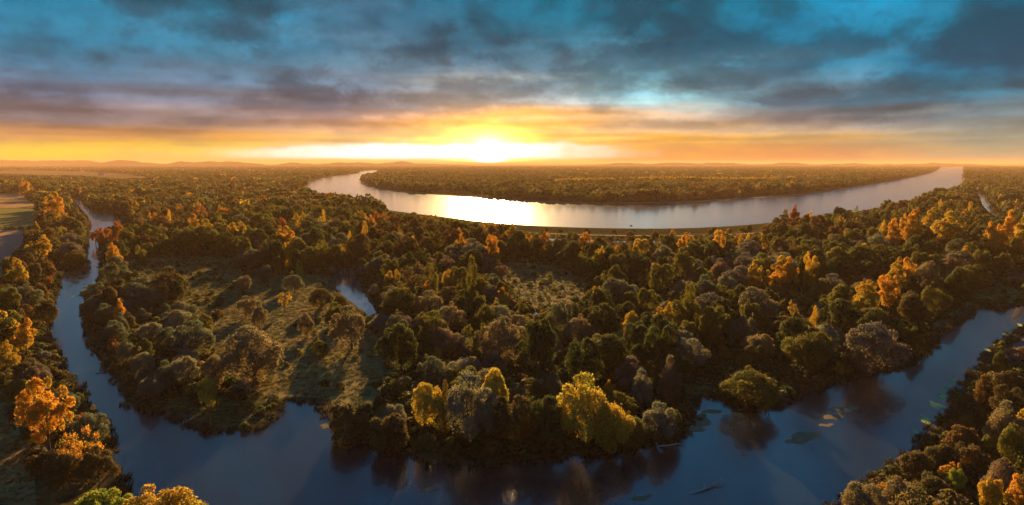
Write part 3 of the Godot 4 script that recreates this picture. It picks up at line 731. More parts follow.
# the lobes of a crown in a box one unit wide and one unit high: xyz, radius
func crown_lobes(kind: String) -> Array:
	var out := []
	match kind:
		"willow":
			for i in 26:
				var d := unit_dir()
				d.y = absf(d.y) * 1.15 - 0.35 if i % 4 else d.y
				d = d.normalized()
				var r := rng.randf_range(0.055, 0.165)
				out.append([Vector3(0, 0.46, 0) + Vector3(d.x * (0.5 - r), d.y * (0.53 - r), d.z * (0.5 - r)) * rng.randf_range(0.82, 1.0), r])
			out.append([Vector3(0, 0.45, 0), 0.31])
		"broadleaf":
			for i in 34:
				var d := unit_dir()
				if d.y < -0.55:
					d.y = -d.y
				var r := rng.randf_range(0.04, 0.15)
				out.append([Vector3(0, 0.55, 0) + Vector3(d.x * (0.5 - r), d.y * (0.45 - r), d.z * (0.5 - r)) * rng.randf_range(0.65, 1.0), r])
			out.append([Vector3(0, 0.55, 0), 0.27])
		"golden":
			for i in 38:
				var d := unit_dir()
				var lift := rng.randf_range(0.5, 1.0)
				var r := rng.randf_range(0.045, 0.10)
				out.append([Vector3(0, 0.58, 0) + Vector3(d.x * (0.5 - r), d.y * (0.42 - r), d.z * (0.5 - r)) * lift, r])
			for i in 5:
				out.append([Vector3(rng.randf_range(-0.2, 0.2), rng.randf_range(0.75, 0.93), rng.randf_range(-0.2, 0.2)), 0.07])
			out.append([Vector3(0, 0.52, 0), 0.2])
		"poplar":
			for i in 30:
				var y := rng.randf_range(0.14, 0.93)
				var w := 0.46 * pow(sin(PI * clampf((y - 0.04) / 0.97, 0.0, 1.0)), 0.55)
				var a := rng.randf_range(0, TAU)
				var r := rng.randf_range(0.09, 0.17)
				var q := maxf(w - r * 0.5, 0.0) * rng.randf_range(0.5, 1.0)
				out.append([Vector3(cos(a) * q, y, sin(a) * q), minf(r, 0.99 - y + 0.03)])
		"bare":
			for i in 34:
				var d := unit_dir()
				d.y = d.y * 0.9 + 0.2
				out.append([Vector3(0, 0.58, 0) + Vector3(d.x * 0.44, d.y * 0.38, d.z * 0.44) * rng.randf_range(0.4, 1.0), rng.randf_range(0.02, 0.06)])
		_:
			for i in 22:
				var d := unit_dir()
				d.y = absf(d.y)
				var r := rng.randf_range(0.10, 0.19)
				out.append([Vector3(d.x * (0.5 - r), 0.10 + d.y * (0.85 - r), d.z * (0.5 - r)) * rng.randf_range(0.75, 1.0), r])
			out.append([Vector3(0, 0.30, 0), 0.32])
	# no two crowns alike: lean, one-sided growth and a flattened or heaped side
	var lean := Vector2(rng.randf_range(-0.16, 0.16), rng.randf_range(-0.16, 0.16))
	var bulge := rng.randf_range(0.0, TAU)
	if kind != "poplar":
		for l in out:
			var p: Vector3 = l[0]
			var s := 1.0 + 0.22 * cos(atan2(p.z, p.x) - bulge)
			l[0] = Vector3(p.x * s + lean.x * (p.y - 0.3), p.y * (1.0 + 0.12 * cos(atan2(p.z, p.x) * 2.0 + bulge)), p.z * s + lean.y * (p.y - 0.3))
	return out

func crown_mesh(kind: String, seed_: int, leaves: int, size: float) -> ArrayMesh:
	rng.seed = seed_
	var lobes := crown_lobes(kind)
	var total := 0.0
	var cum := []
	var tone := []
	var hue := []
	for l in lobes:
		total += l[1] * l[1]
		cum.append(total)
		tone.append(rng.randf_range(0.70, 1.3))
		hue.append(rng.randf_range(-0.24, 0.24))
	var v := PackedVector3Array()
	var nn := PackedVector3Array()
	var cc := PackedColorArray()
	var idx := PackedInt32Array()
	v.resize(leaves * 4)
	nn.resize(leaves * 4)
	cc.resize(leaves * 4)
	idx.resize(leaves * 6)
	var nl := lobes.size()
	for i in leaves:
		var li := 0
		var c := Vector3.ZERO
		var d := Vector3.UP
		for attempt in 4:
			var pick := rng.randf() * total
			li = 0
			while cum[li] < pick:
				li += 1
			d = unit_dir()
			if d.y < -0.3 and rng.randf() < 0.6:
				d.y = -d.y
			var r: float = lobes[li][1]
			if kind == "bare":
				r *= rng.randf_range(0.2, 2.3)
			var u := rng.randf()
			c = lobes[li][0] + d * r * (1.05 - 0.45 * u * u if rng.randf() > 0.11 else rng.randf_range(1.0, 1.28)) + unit_dir() * r * 0.14
			var hidden := false
			for k in nl:
				if k != li and c.distance_squared_to(lobes[k][0]) < 0.6 * lobes[k][1] * lobes[k][1]:
					hidden = true
					break
			if not hidden:
				break
		c.y = maxf(c.y, 0.015)
		var f := (d + unit_dir() * 1.25).normalized()
		var t1 := f.cross(unit_dir()).normalized()
		var t2 := f.cross(t1)
		var s := size * rng.randf_range(0.6, 1.3)
		t1 *= s
		t2 *= s * 0.6
		var sn := (f * 0.85 + d * 0.35).normalized()
		var o := i * 4
		v[o] = c - t1
		v[o + 1] = c - t2 + f * s * 0.2
		v[o + 2] = c + t1
		v[o + 3] = c + t2 + f * s * 0.2
		var lum: float = tone[li] * rng.randf_range(0.72, 1.28)
		var warm: float = hue[li] + rng.randf_range(-0.16, 0.16)
		var col := Color(lum * (1.0 + warm), lum, lum * (1.0 - warm))
		for k in 4:
			nn[o + k] = sn
			cc[o + k] = col
		var e := i * 6
		idx[e] = o
		idx[e + 1] = o + 2
		idx[e + 2] = o + 1
		idx[e + 3] = o
		idx[e + 4] = o + 3
		idx[e + 5] = o + 2
		# keep every face turned outwards
		if (v[o + 2] - v[o]).cross(v[o + 1] - v[o]).dot(f) > 0.0:
			idx[e + 1] = o + 1
			idx[e + 2] = o + 2
			idx[e + 4] = o + 2
			idx[e + 5] = o + 3
	return array_mesh(v, nn, idx, cc)

func tube(st: SurfaceTool, pts: Array, radii: Array, sides := 6) -> void:
	var rings := []
	for i in pts.size():
		var d: Vector3 = (pts[mini(i + 1, pts.size() - 1)] - pts[maxi(i - 1, 0)]).normalized()
		var a := d.cross(Vector3(0.31, 0.11, 0.94)).normalized()
		var b := d.cross(a)
		var ring := []
		for k in sides:
			var t := TAU * k / sides
			ring.append(pts[i] + (a * cos(t) + b * sin(t)) * radii[i])
		rings.append(ring)
	for i in pts.size() - 1:
		for k in sides:
			var k2 := (k + 1) % sides
			for q: Vector3 in [rings[i][k], rings[i + 1][k], rings[i + 1][k2], rings[i][k], rings[i + 1][k2], rings[i][k2]]:
				st.add_vertex(q)
	for k in range(1, sides - 1):
		for q: Vector3 in [rings[-1][0], rings[-1][k + 1], rings[-1][k]]:
			st.add_vertex(q)

func trunk_mesh(kind: String, seed_: int) -> ArrayMesh:
	rng.seed = seed_
	var lobes := crown_lobes(kind)
	var st := SurfaceTool.new()
	st.begin(Mesh.PRIMITIVE_TRIANGLES)
	var low := kind == "shrub" or kind == "bush"
	var top := 0.5 if low else 0.78
	var girth := 0.022
	var spine := []
	var rad := []
	for i in 6:
		var t := i / 5.0
		spine.append(Vector3(rng.randf_range(-0.02, 0.02) * t, -0.01 + top * t, rng.randf_range(-0.02, 0.02) * t))
		rad.append(girth * (1.25 - t) + 0.003)
	tube(st, spine, rad, 7)
	var limbs := 0
	for l in lobes:
		if limbs >= (17 if kind == "bare" else 10):
			break
		var p: Vector3 = l[0]
		var y0 := clampf(p.y - rng.randf_range(0.16, 0.30), 0.10, top - 0.05)
		var from := Vector3(0, y0, 0)
		var mid := from.lerp(p, 0.5) + Vector3(0, 0.03, 0)
		tube(st, [from, mid, p], [girth * 0.55, girth * 0.36, girth * 0.12], 5)
		for s in (3 if kind == "bare" else 1):
			tube(st, [mid, mid.lerp(p, 0.5) + unit_dir() * 0.07, p + unit_dir() * 0.12], [girth * 0.22, girth * 0.14, girth * 0.05], 4)
		limbs += 1
	st.generate_normals()
	return st.commit()

func make_tree_shapes() -> void:
	for spec in [["willow", 4, 13000], ["broadleaf", 4, 13000], ["golden", 4, 11000], ["poplar", 2, 9000], ["shrub", 3, 9000], ["bare", 2, 3600]]:
		var near := []
		var wood := []
		var mid := []
		var far := []
		for i in spec[1]:
			var s: int = 100 + i * 17 + spec[0].hash() % 900
			near.append(crown_mesh(spec[0], s, spec[2], 0.0165 if spec[0] != "shrub" else 0.024))
			wood.append(trunk_mesh(spec[0], s))
			mid.append(crown_mesh(spec[0], s, 2600, 0.034))
			far.append(crown_mesh(spec[0], s, 420, 0.085))
		crowns[spec[0]] = near
		crowns[spec[0] + "_mid"] = mid
		crowns[spec[0] + "_far"] = far
		trunks[spec[0]] = wood

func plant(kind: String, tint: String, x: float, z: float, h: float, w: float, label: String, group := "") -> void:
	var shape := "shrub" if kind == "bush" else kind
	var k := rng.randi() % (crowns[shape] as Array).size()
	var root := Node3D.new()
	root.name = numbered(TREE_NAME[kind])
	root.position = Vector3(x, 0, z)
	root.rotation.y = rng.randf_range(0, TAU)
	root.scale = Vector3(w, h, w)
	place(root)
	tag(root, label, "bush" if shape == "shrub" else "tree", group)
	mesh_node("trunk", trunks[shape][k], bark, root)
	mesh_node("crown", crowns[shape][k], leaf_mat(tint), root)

func pick(list: Array) -> Variant:
	return list[rng.randi() % list.size()]

func distance_to_line(p: Vector2, line: Array) -> float:
	var best := 1e9
	for i in line.size() - 1:
		best = minf(best, p.distance_squared_to(Geometry2D.get_closest_point_to_segment(p, line[i], line[i + 1])))
	return sqrt(best)

const WATERS := ["BACKWATER", "POND", "TINY_POND", "SIDE_CANAL", "SIDE_POOL", "DRAIN", "RIVER"]
const OPEN := ["MEADOW", "CLEARING", "SCRUB", "SHORE_GRASS", "COVE_GRASS", "POINT_GRASS", "FIELD_TAN", "FIELD_GREEN", "FIELD_BROWN", "FIELD_STRIP", "FIELD_LOW", "SLOPE", "FAR_FIELD", "FAR_FIELD_B", "MUD"]

func wet(p: Vector2, margin: float) -> bool:
	if inside_any(p, WATERS):
		return true
	for k in 6:
		if inside_any(p + Vector2.from_angle(k * PI / 3.0) * margin, WATERS):
			return true
	return false

func pick_near(list: Array, lean: float) -> Variant:
	return list[clampi(int((0.5 + lean + rng.randf_range(-0.35, 0.35)) * list.size()), 0, list.size() - 1)]

# what grows here: [kind, tint]; kinds and colours keep together in stands
func species(p: Vector2) -> Array:
	var u := rng.randf()
	var depth := -p.y
	var bearing := p.x / depth
	var drift := patch_noise.get_noise_2d(p.x * 1.4, p.y * 1.4)
	var stand := patch_noise.get_noise_2d(p.x * 3.0 + 700.0, p.y * 3.0)
	var gold := 0.02 + 0.22 * smoothstep(0.08, 0.42, stand)
	if depth < 700.0 and bearing < -0.62 and p.x < -85.0 and (depth < 300.0 or bearing < -0.66):   # belt along the fields
		if u < gold + 0.05: return ["golden", pick(["amber", "gold", "rust"])]
		if u < 0.30: return ["willow", pick(["brown", "mauve", "grey"])]
		return ["broadleaf", pick(["brown", "brown", "dark", "olive", "rustbrown"])]
	if depth < 330.0 and bearing < -0.40:
		if u < 0.70: return ["willow", pick_near(["grey", "pale", "grey", "brown"], drift)]
		if u < 0.73: return ["bare", "brown"]
		return ["broadleaf", pick(["dark", "brown", "olive"])]
	if depth < 420.0:
		if u < gold: return ["golden", pick(["gold", "amber"])]
		if u < gold + 0.03: return ["poplar", pick(["olive", "gold", "brown"])]
		if u < gold + 0.055: return ["bare", pick(["brown", "olive"])]
		if u < 0.50 + 0.9 * drift: return ["willow", pick_near(["rose", "tan", "pale", "grey", "olive", "mauve"], stand)]
		return ["broadleaf", pick_near(["brown", "olive", "olive", "dark", "dark"], -stand)]
	if bearing > -0.35 and depth > 650.0:
		gold *= 0.12
	elif depth > 900.0:
		gold *= 0.5
	if u < gold: return ["golden", pick_near(["rust", "amber", "gold", "gold"], drift)]
	if u < gold + 0.03: return ["poplar", pick(["olive", "gold", "olive"])]
	if u < 0.26: return ["willow", pick_near(["grey", "tan", "olive", "brown"], stand)]
	return ["broadleaf", pick_near(["rustbrown", "brown", "olive", "olive", "dark", "dark"], drift)]

func where_words(p: Vector2) -> String:
	var depth := -p.y
	var bearing := p.x / depth
	if bearing > 0.45 and depth < 205.0 and p.x > 75.0 and inside_any(p + Vector2(-60, 0), ["BACKWATER"]):
		return "on the near bank in the bottom corner"
	if bearing < -0.62 and p.x < -80.0:
		return "between the channel and the grass slope" if depth < 210.0 else ("between the blue channel and the lane" if depth < 330.0 else "between the white pond and the fields")
	if bearing < -0.42:
		return "on the channel's right bank" if depth < 260.0 else "right of the white pond"
	if bearing < -0.22:
		return "beside the brushy meadow" if depth < 300.0 else "behind the brushy meadow"
	if bearing < 0.02:
		return "on the front bank under the sun" if depth < 190.0 else ("in the wood under the sun" if depth < 320.0 else "between the small pond and the river")
	if bearing < 0.26:
		return "behind the bright yellow willow" if depth < 215.0 else ("in the wood right of the clearing" if depth < 340.0 else "below the river dike path")
	if bearing < 0.52:
		return "behind the muddy cove" if depth < 260.0 else ("in the dark middle of the right wood" if depth < 380.0 else "at the back of the right wood")
	return "behind the backwater's right arm" if depth < 260.0 else ("below the sunlit orange trio" if depth < 400.0 else "behind the sunlit orange trio")

# how tall a tree may grow here without hiding the open water and fields that the place shows from the air
const SEEN := ["POND", "TINY_POND", "SIDE_CANAL", "SIDE_POOL", "BACKWATER", "MEADOW", "FIELD_TAN", "FIELD_GREEN", "FIELD_BROWN", "FIELD_LOW", "CLEARING", "FAR_FIELD"]
const SEEN_WATER := ["POND", "BACKWATER", "SIDE_CANAL", "SIDE_POOL"]
func sight_height(p: Vector2, h: float, w: float) -> float:
	var river := p.x / -p.y < 0.42 and p.y > -700.0
	var half := Vector2(p.y, -p.x).normalized() * w * 0.42
	var dike := river and p.y < -330.0 and p.x > 0.0 and rng.randf() < 0.9
	for k in range(1, 9):
		var part := h * k / 8.0
		var q := p * (62.0 / (62.0 - part * 0.97))
		if inside_any(q, SEEN) or inside_any(q + half, SEEN_WATER) or inside_any(q - half, SEEN_WATER) or (river and (inside(q, "RIVER") or inside(q, "DRAIN"))) or (dike and distance_to_line(q, DIKE) < 53.0):
			return h * (k - 1) / 8.0 + (1.0 if h > 5.0 else 0.3)
	return h

func make_woods() -> void:
	rng.seed = 4242
	var spots := []      # kept for spacing: Vector3(x, z, radius)
	var cells := {}
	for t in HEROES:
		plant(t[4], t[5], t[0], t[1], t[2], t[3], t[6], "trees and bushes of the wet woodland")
		var c := Vector2i(int(floor(t[0] / 12.0)), int(floor(t[1] / 12.0)))
		if not cells.has(c):
			cells[c] = []
		cells[c].append(Vector3(t[0], t[1], t[3] * 0.5))
	var found := []      # [size in view, kind, tint, x, z, h, w]
	rng.seed = 77
	var z := -92.0
	while z > -760.0:
		var x := z * 0.90 - 20.0
		while x < -z * 0.90 + 20.0:
			var p := Vector2(x + rng.randf_range(-3.6, 3.6), z + rng.randf_range(-3.6, 3.6))
			x += 7.2
			var u := rng.randf()
			var v := rng.randf()
			var sp := species(p)
			if p.y > -118.0 and p.x < 60.0:
				continue
			if wet(p, 2.2) or inside_any(p, OPEN):
				continue
			if p.y < -420.0 and distance_to_line(p, DIKE) < 58.0:
				continue
			var h := lerpf(4.5, 17.5, pow(u, 1.35))
			if p.y < -330.0:
				h = lerpf(7.0, 19.0, u)
			if p.y > -200.0 and p.x > 75.0 and p.x / -p.y > 0.5:
				h = lerpf(4.0, 8.0, u)
			if wet(p, 6.0):
				h *= 0.72
			h *= 1.0 + 0.3 * patch_noise.get_noise_2d(p.x * 5.0, p.y * 5.0)
			var w := h * lerpf(0.60, 1.0, v)
			if sp[0] == "poplar":
				w = h * lerpf(0.26, 0.38, v)
				h *= 1.15
			elif sp[0] == "willow":
				w = h * lerpf(0.8, 1.1, v)
				h *= 0.92
			elif sp[0] == "golden":
				h *= 1.12
			var clash := false
			var c := Vector2i(int(floor(p.x / 12.0)), int(floor(p.y / 12.0)))
			for i in range(-1, 2):
				for j in range(-1, 2):
					for q: Vector3 in cells.get(c + Vector2i(i, j), []):
						if Vector2(q.x, q.y).distance_to(p) < (q.z + w * 0.5) * 0.62:
							clash = true
			# keep the view of the marked trees: nothing tall directly in front of them
			if not clash:
				for t in HEROES:
					var to := Vector2(t[0], t[1])
					if p.y > to.y and p.y < to.y + 4.0 + t[2] * 1.4 and absf(p.x / p.y - to.x / to.y) * -p.y < t[3] * 0.5:
						h = minf(h, 4.5)
						w = minf(w, 5.0)
			if clash:
				continue
			var low := sight_height(p, h, w)
			if low < 2.2:
				continue
			w *= maxf(low / h, 0.6)
			h = low
			if not cells.has(c):
				cells[c] = []
			cells[c].append(Vector3(p.x, p.y, w * 0.5))
			found.append([h / p.length(), sp[0], sp[1], p.x, p.y, h, w])
		z -= 7.2
	found.sort_custom(func(a, b): return a[0] > b[0])
	var count := {}
	var single := []
	var rest := []
	for f in found:
		var n: int = count.get(f[1], 0)
		if n < 240 and -f[4] > absf(f[3]) * 1.23 and f[4] < -104.0:
			count[f[1]] = n + 1
			single.append(f)
		else:
			rest.append(f)
	# name each single tree by its kind, colour, place and order across the view
	var zones := {}
	for f in single:
		var key: String = "%s %s %s" % [TINT_WORD[f[2]], {"willow": "willow", "broadleaf": "broadleaf tree", "golden": "autumn tree", "poplar": "poplar", "bare": "sparse branchy tree"}[f[1]], where_words(Vector2(f[3], f[4]))]
		if not zones.has(key):
			zones[key] = []
		zones[key].append(f)
	rng.seed = 99
	for key in zones:
		var list: Array = zones[key]
		list.sort_custom(func(a, b): return a[3] / a[4] > b[3] / b[4])
		for i in list.size():
			var f: Array = list[i]
			var label: String = key
			if list.size() > 1:
				label = "%s %s from the left" % [ORDINAL[i % 20] if i < 20 else "twenty-" + ORDINAL[i % 20], key]
			plant(f[1], f[2], f[3], f[4], f[5], f[6], label, "trees of the wet woodland")
	# all further trees, by shape, as woods that read as one mass
	var mass := {}
	for f in rest:
		add_copy(mass, f[1] + "_mid", f[2], Vector2(f[3], f[4]), f[5], f[6])
	rng.seed = 555
	z = -766.0
	while z > -2600.0:
		var x := z * 0.88
		while x < -z * 0.88:
			var p := Vector2(x + rng.randf_range(-4.5, 4.5), z + rng.randf_range(-4.5, 4.5))
			x += 10.0
			if inside_any(p, WATERS) or inside_any(p, OPEN):
				continue
			if patch_noise.get_noise_2d(p.x * 0.8 + 900.0, p.y * 0.8) < -0.34:
				continue
			if distance_to_line(p, DIKE) < (34.0 if p.x > 0.0 else 24.0) or distance_to_line(p, FAR_BANK) < 11.0:
				continue
			var sp := species(p)
			var h := rng.randf_range(9.0, 18.0) * (1.0 + 0.5 * patch_noise.get_noise_2d(p.x * 2.0, p.y * 2.0 + 200.0))
			if distance_to_line(p, FAR_LIT_EDGE) < 16.0:
				sp = ["golden", "gold"]  # gold leaf colour in this row stands in for a sunlit forest edge
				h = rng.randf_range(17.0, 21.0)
			if p.x < -300.0 or p.x > -0.6 * p.y:
				h = sight_height(p, h, h * 0.8)
				if h < 3.0:
					continue
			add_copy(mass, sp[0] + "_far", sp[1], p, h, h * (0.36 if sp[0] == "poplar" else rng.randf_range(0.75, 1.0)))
		z -= 10.0
	while z > -9000.0:
		var x := z * 0.88
		var step := 16.0 if z > -5000.0 else 26.0
		while x < -z * 0.88:
			var p := Vector2(x + rng.randf_range(-8.0, 8.0), z + rng.randf_range(-8.0, 8.0))
			x += step
			if inside_any(p, ["RIVER", "FAR_FIELD", "FAR_FIELD_B"]):
				continue
			if patch_noise.get_noise_2d(p.x * 0.5 + 300.0, p.y * 0.25) < -0.22:
				continue
			var sp := species(p)
			var h := rng.randf_range(10.0, 19.0) * (1.0 + 0.6 * patch_noise.get_noise_2d(p.x * 0.8, p.y * 0.8 + 200.0))
			if p.x < -900.0 and z > -4600.0:
				h = sight_height(p, h, h * 0.8)
				if h < 3.0:
					continue
			add_copy(mass, sp[0] + "_far", sp[1], p, h, rng.randf_range(13.0, 22.0) if step < 20.0 else rng.randf_range(22.0, 34.0))
		z -= step
	var about := {"willow": "far grey willows massed in the woods", "broadleaf": "far olive and brown broadleaf trees massed in the woods", "golden": "far golden and orange autumn trees scattered through the woods", "poplar": "far slim poplars scattered through the woods", "bare": "far half bare trees scattered through the woods"}
	for key in mass:
		var kind: String = key.split("_")[0]
		var part := int((key as String).split("_")[2])
		var shapes: Array = crowns["_".join((key as String).split("_").slice(0, 2))]
		var deep := "beyond the river" if (key as String).contains("far") else "on this side of the river"
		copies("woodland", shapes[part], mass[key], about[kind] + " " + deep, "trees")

func add_copy(mass: Dictionary, shape: String, tint: String, p: Vector2, h: float, w: float) -> void:
	var key := "%s_%d" % [shape, rng.randi() % (crowns[shape] as Array).size()]
	if not mass.has(key):
		mass[key] = []
	var c: Color = LEAF[tint] * rng.randf_range(0.8, 1.2)
	mass[key].append([Transform3D(Basis(Vector3.UP, rng.randf_range(0, TAU)) * Basis.from_scale(Vector3(w, h, w)), Vector3(p.x, -0.03 * h, p.y)), c])

func copies(called: String, mesh: Mesh, list: Array, label: String, category: String) -> void:
	var mm := MultiMesh.new()
	mm.transform_format = MultiMesh.TRANSFORM_3D
	mm.use_colors = true
	mm.mesh = mesh
	mm.instance_count = list.size()
	for i in list.size():
		mm.set_instance_transform(i, list[i][0])
		mm.set_instance_color(i, list[i][1])
	var o := MultiMeshInstance3D.new()
	o.name = numbered(called)
	o.multimesh = mm
	o.material_override = tinted
	place(o)
	tag(o, label, category, "", "stuff")

# ---------------------------------------------------------------- small things
func blob_raft(seed_: int) -> ArrayMesh:
	# a floating mat of small overlapping pads, one unit across
	rng.seed = seed_
	var st := SurfaceTool.new()
	st.begin(Mesh.PRIMITIVE_TRIANGLES)
	var lobes := []
	for i in 5:
		lobes.append(Vector3(rng.randf_range(-0.28, 0.28), rng.randf_range(-0.28, 0.28), rng.randf_range(0.12, 0.24)))
	for i in 420:
		var l: Vector3 = pick(lobes)
		var a := rng.randf_range(0, TAU)
		var q := sqrt(rng.randf()) * l.z
		var c := Vector3(l.x + cos(a) * q, rng.randf_range(0.0, 0.012), l.y + sin(a) * q)
		var r := rng.randf_range(0.035, 0.07)
		var turn := rng.randf_range(0, TAU)
		var tilt := unit_dir() * 0.12
		var lum := rng.randf_range(0.7, 1.2)
		for k in 6:
			var a1 := turn + k * 0.95
			var a2 := turn + (k + 1) * 0.95
			for v: Vector3 in [c, c + Vector3(cos(a1), 0, sin(a1)) * r + Vector3(0, r * tilt.dot(Vector3(cos(a1), 0, sin(a1))), 0), c + Vector3(cos(a2), 0, sin(a2)) * r + Vector3(0, r * tilt.dot(Vector3(cos(a2), 0, sin(a2))), 0)]:
				st.set_color(Color(lum, lum, lum * 0.9))
				st.set_normal(Vector3.UP)
				st.add_vertex(v)
	return st.commit()

func make_small_things() -> void:
	var lime := mat(Color(0.50, 0.50, 0.16), 0.7, 0.3)
	lime.vertex_color_use_as_albedo = true
	lime.specular_mode = BaseMaterial3D.SPECULAR_DISABLED
	var straw := mat(Color(0.22, 0.16, 0.085), 0.8, 0.3)
	straw.vertex_color_use_as_albedo = true
	straw.specular_mode = BaseMaterial3D.SPECULAR_DISABLED
	var rafts := [blob_raft(1), blob_raft(2), blob_raft(3)]
	rng.seed = 8
	var order := {"lime": 0, "straw": 0}
	for r in RAFTS:
		var o := mesh_node(numbered("weed_raft"), rafts[rng.randi() % 3], lime if r[3] == "lime" else straw)
		o.position = Vector3(r[0], 0.112, r[1])
		o.rotation.y = rng.randf_range(-0.35, 0.35) if r[3] == "lime" else rng.randf_range(-1.1, -0.6)
		o.scale = Vector3(r[2] * 1.7, 1.0, r[2] * 4.2) if r[3] == "lime" else Vector3(r[2] * 1.5, 1.0, r[2] * 3.0)
		var n: int = order[r[3]]
		order[r[3]] = n + 1
		var near := "by the near bank bushes" if r[0] > 80.0 and r[3] == "lime" else ("in the blue channel" if r[3] == "lime" else ("in the muddy cove" if r[0] > 30.0 and r[1] < -140.0 else "on the dark open backwater"))
		tag(o, "%s %s floating weed raft %s" % [ORDINAL[n % 20], "yellow-green" if r[3] == "lime" else "straw brown", near], "water weed", "floating weed rafts")
	var dead := mat(Color(0.30, 0.26, 0.22), 0.9, 0.2)
	for l in LOGS:
		rng.seed = int(absf(l[0] * 10.0))
		var root := Node3D.new()
		root.name = numbered("fallen_branch")
		root.position = Vector3(l[0], 0.12, l[1])
		root.rotation.y = deg_to_rad(l[3])
		place(root)
		tag(root, l[4], "branch")
		var half: float = l[2] * 0.5
		var st := SurfaceTool.new()
		st.begin(Mesh.PRIMITIVE_TRIANGLES)
		tube(st, [Vector3(-half, -0.05, 0), Vector3(-half * 0.3, 0.14, 0.15), Vector3(half * 0.4, 0.25, -0.1), Vector3(half, 0.5, 0.1)], [0.22, 0.19, 0.13, 0.04], 8)
		st.generate_normals()
		mesh_node("stem", st.commit(), dead, root)
		for k in 4:
			st = SurfaceTool.new()
			st.begin(Mesh.PRIMITIVE_TRIANGLES)
			var at := Vector3(lerpf(-half * 0.2, half * 0.8, k / 3.0), 0.22, 0.0)
			var to := at + Vector3(rng.randf_range(0.5, 1.4), rng.randf_range(0.2, 1.0), rng.randf_range(-1.3, 1.3))
			tube(st, [at, at.lerp(to, 0.5) + Vector3(0, 0.1, 0), to], [0.09, 0.06, 0.02], 5)
			st.generate_normals()
			mesh_node("limb", st.commit(), dead, root)
	var wall := mat(Color(0.62, 0.58, 0.52), 0.9, 0.2)
	var tile := mat(Color(0.20, 0.09, 0.06), 0.9, 0.2)
	var glass := mat(Color(0.03, 0.035, 0.04), 0.1, 0.5)
	for h in HOUSES:
		var s: float = h[2]
		var root := Node3D.new()
		root.name = numbered("house")
		root.position = Vector3(h[0], 0, h[1])
		root.rotation.y = 0.4 + fmod(absf(h[0]), 1.1)
		place(root)
		tag(root, h[3], "house", "houses of the far plain")
		var b := BoxMesh.new()
		b.size = Vector3(s * 1.3, s * 0.5, s * 0.8)
		mesh_node("wall", b, wall, root).position.y = s * 0.25
		var pr := PrismMesh.new()
		pr.size = Vector3(s * 0.94, s * 0.36, s * 1.42)
		var rf := mesh_node("roof", pr, tile, root)
		rf.position.y = s * 0.68
		rf.rotation.y = PI / 2
		for k in 3:
			var wb := BoxMesh.new()
			wb.size = Vector3(1.2, 1.5, 0.12)
			mesh_node("window", wb, glass, root).position = Vector3((k - 1) * s * 0.38, s * 0.28, s * 0.41)
	# blue-grey hut among the belt trees
	var hut := Node3D.new()
	hut.name = "hut"
	hut.position = Vector3(HUT[0][0], 0, HUT[0][1])
	place(hut)
	tag(hut, "narrow blue-grey hut rising among the trees by the ploughed field", "hut")
	var blue := mat(Color(0.13, 0.16, 0.22), 0.8, 0.3)
	var hb := BoxMesh.new()
	hb.size = Vector3(2.6, 3.2, 2.6)
	mesh_node("cabin", hb, blue, hut).position.y = 5.6
	var hp := PrismMesh.new()
	hp.size = Vector3(3.2, 1.8, 3.2)
	mesh_node("roof", hp, blue, hut).position.y = 8.1
	for s in [Vector2(-1, -1), Vector2(1, -1), Vector2(-1, 1), Vector2(1, 1)]:
		var leg := BoxMesh.new()
		leg.size = Vector3(0.22, 4.0, 0.22)
		mesh_node("leg", leg, bark, hut).position = Vector3(s.x * 1.1, 2.0, s.y * 1.1)
	# white beacon on the inner bend of the river
	var bc := Node3D.new()
	bc.name = "river_beacon"
	bc.position = Vector3(BEACON[0][0], 0.4, BEACON[0][1])
	place(bc)
	tag(bc, "white beacon tower on the inner bend of the river", "beacon")
	var white := mat(Color(0.8, 0.78, 0.74), 0.7, 0.3)
	for piece in [["base", 3.2, 3.2, 2.0, 1.0], ["tower", 1.9, 2.6, 8.5, 6.2], ["lantern_house", 2.2, 2.2, 1.6, 11.2], ["cap", 0.2, 2.6, 1.2, 12.6]]:
		var cy := CylinderMesh.new()
		cy.top_radius = piece[1]
		cy.bottom_radius = piece[2]
		cy.height = piece[3]
		cy.radial_segments = 16
		mesh_node(piece[0], cy, white if piece[0] != "cap" else tile, bc).position.y = piece[4]
	# dark board on two posts on the dike crest
	var sg := Node3D.new()
	sg.name = "dike_board"
	sg.position = Vector3(BOARD[0][0], 1.95, BOARD[0][1])
	place(sg)
	tag(sg, "small dark board standing on the dike crest by the river", "sign")
	var dk := mat(Color(0.05, 0.045, 0.04), 0.8, 0.3)
	var bd := BoxMesh.new()
	bd.size = Vector3(2.0, 1.3, 0.08)
	mesh_node("board", bd, dk, sg).position.y = 2.2
	for s in [-0.7, 0.7]:
		var po := BoxMesh.new()
		po.size = Vector3(0.1, 2.6, 0.1)
		mesh_node("post", po, dk, sg).position = Vector3(s, 1.3, -0.1)

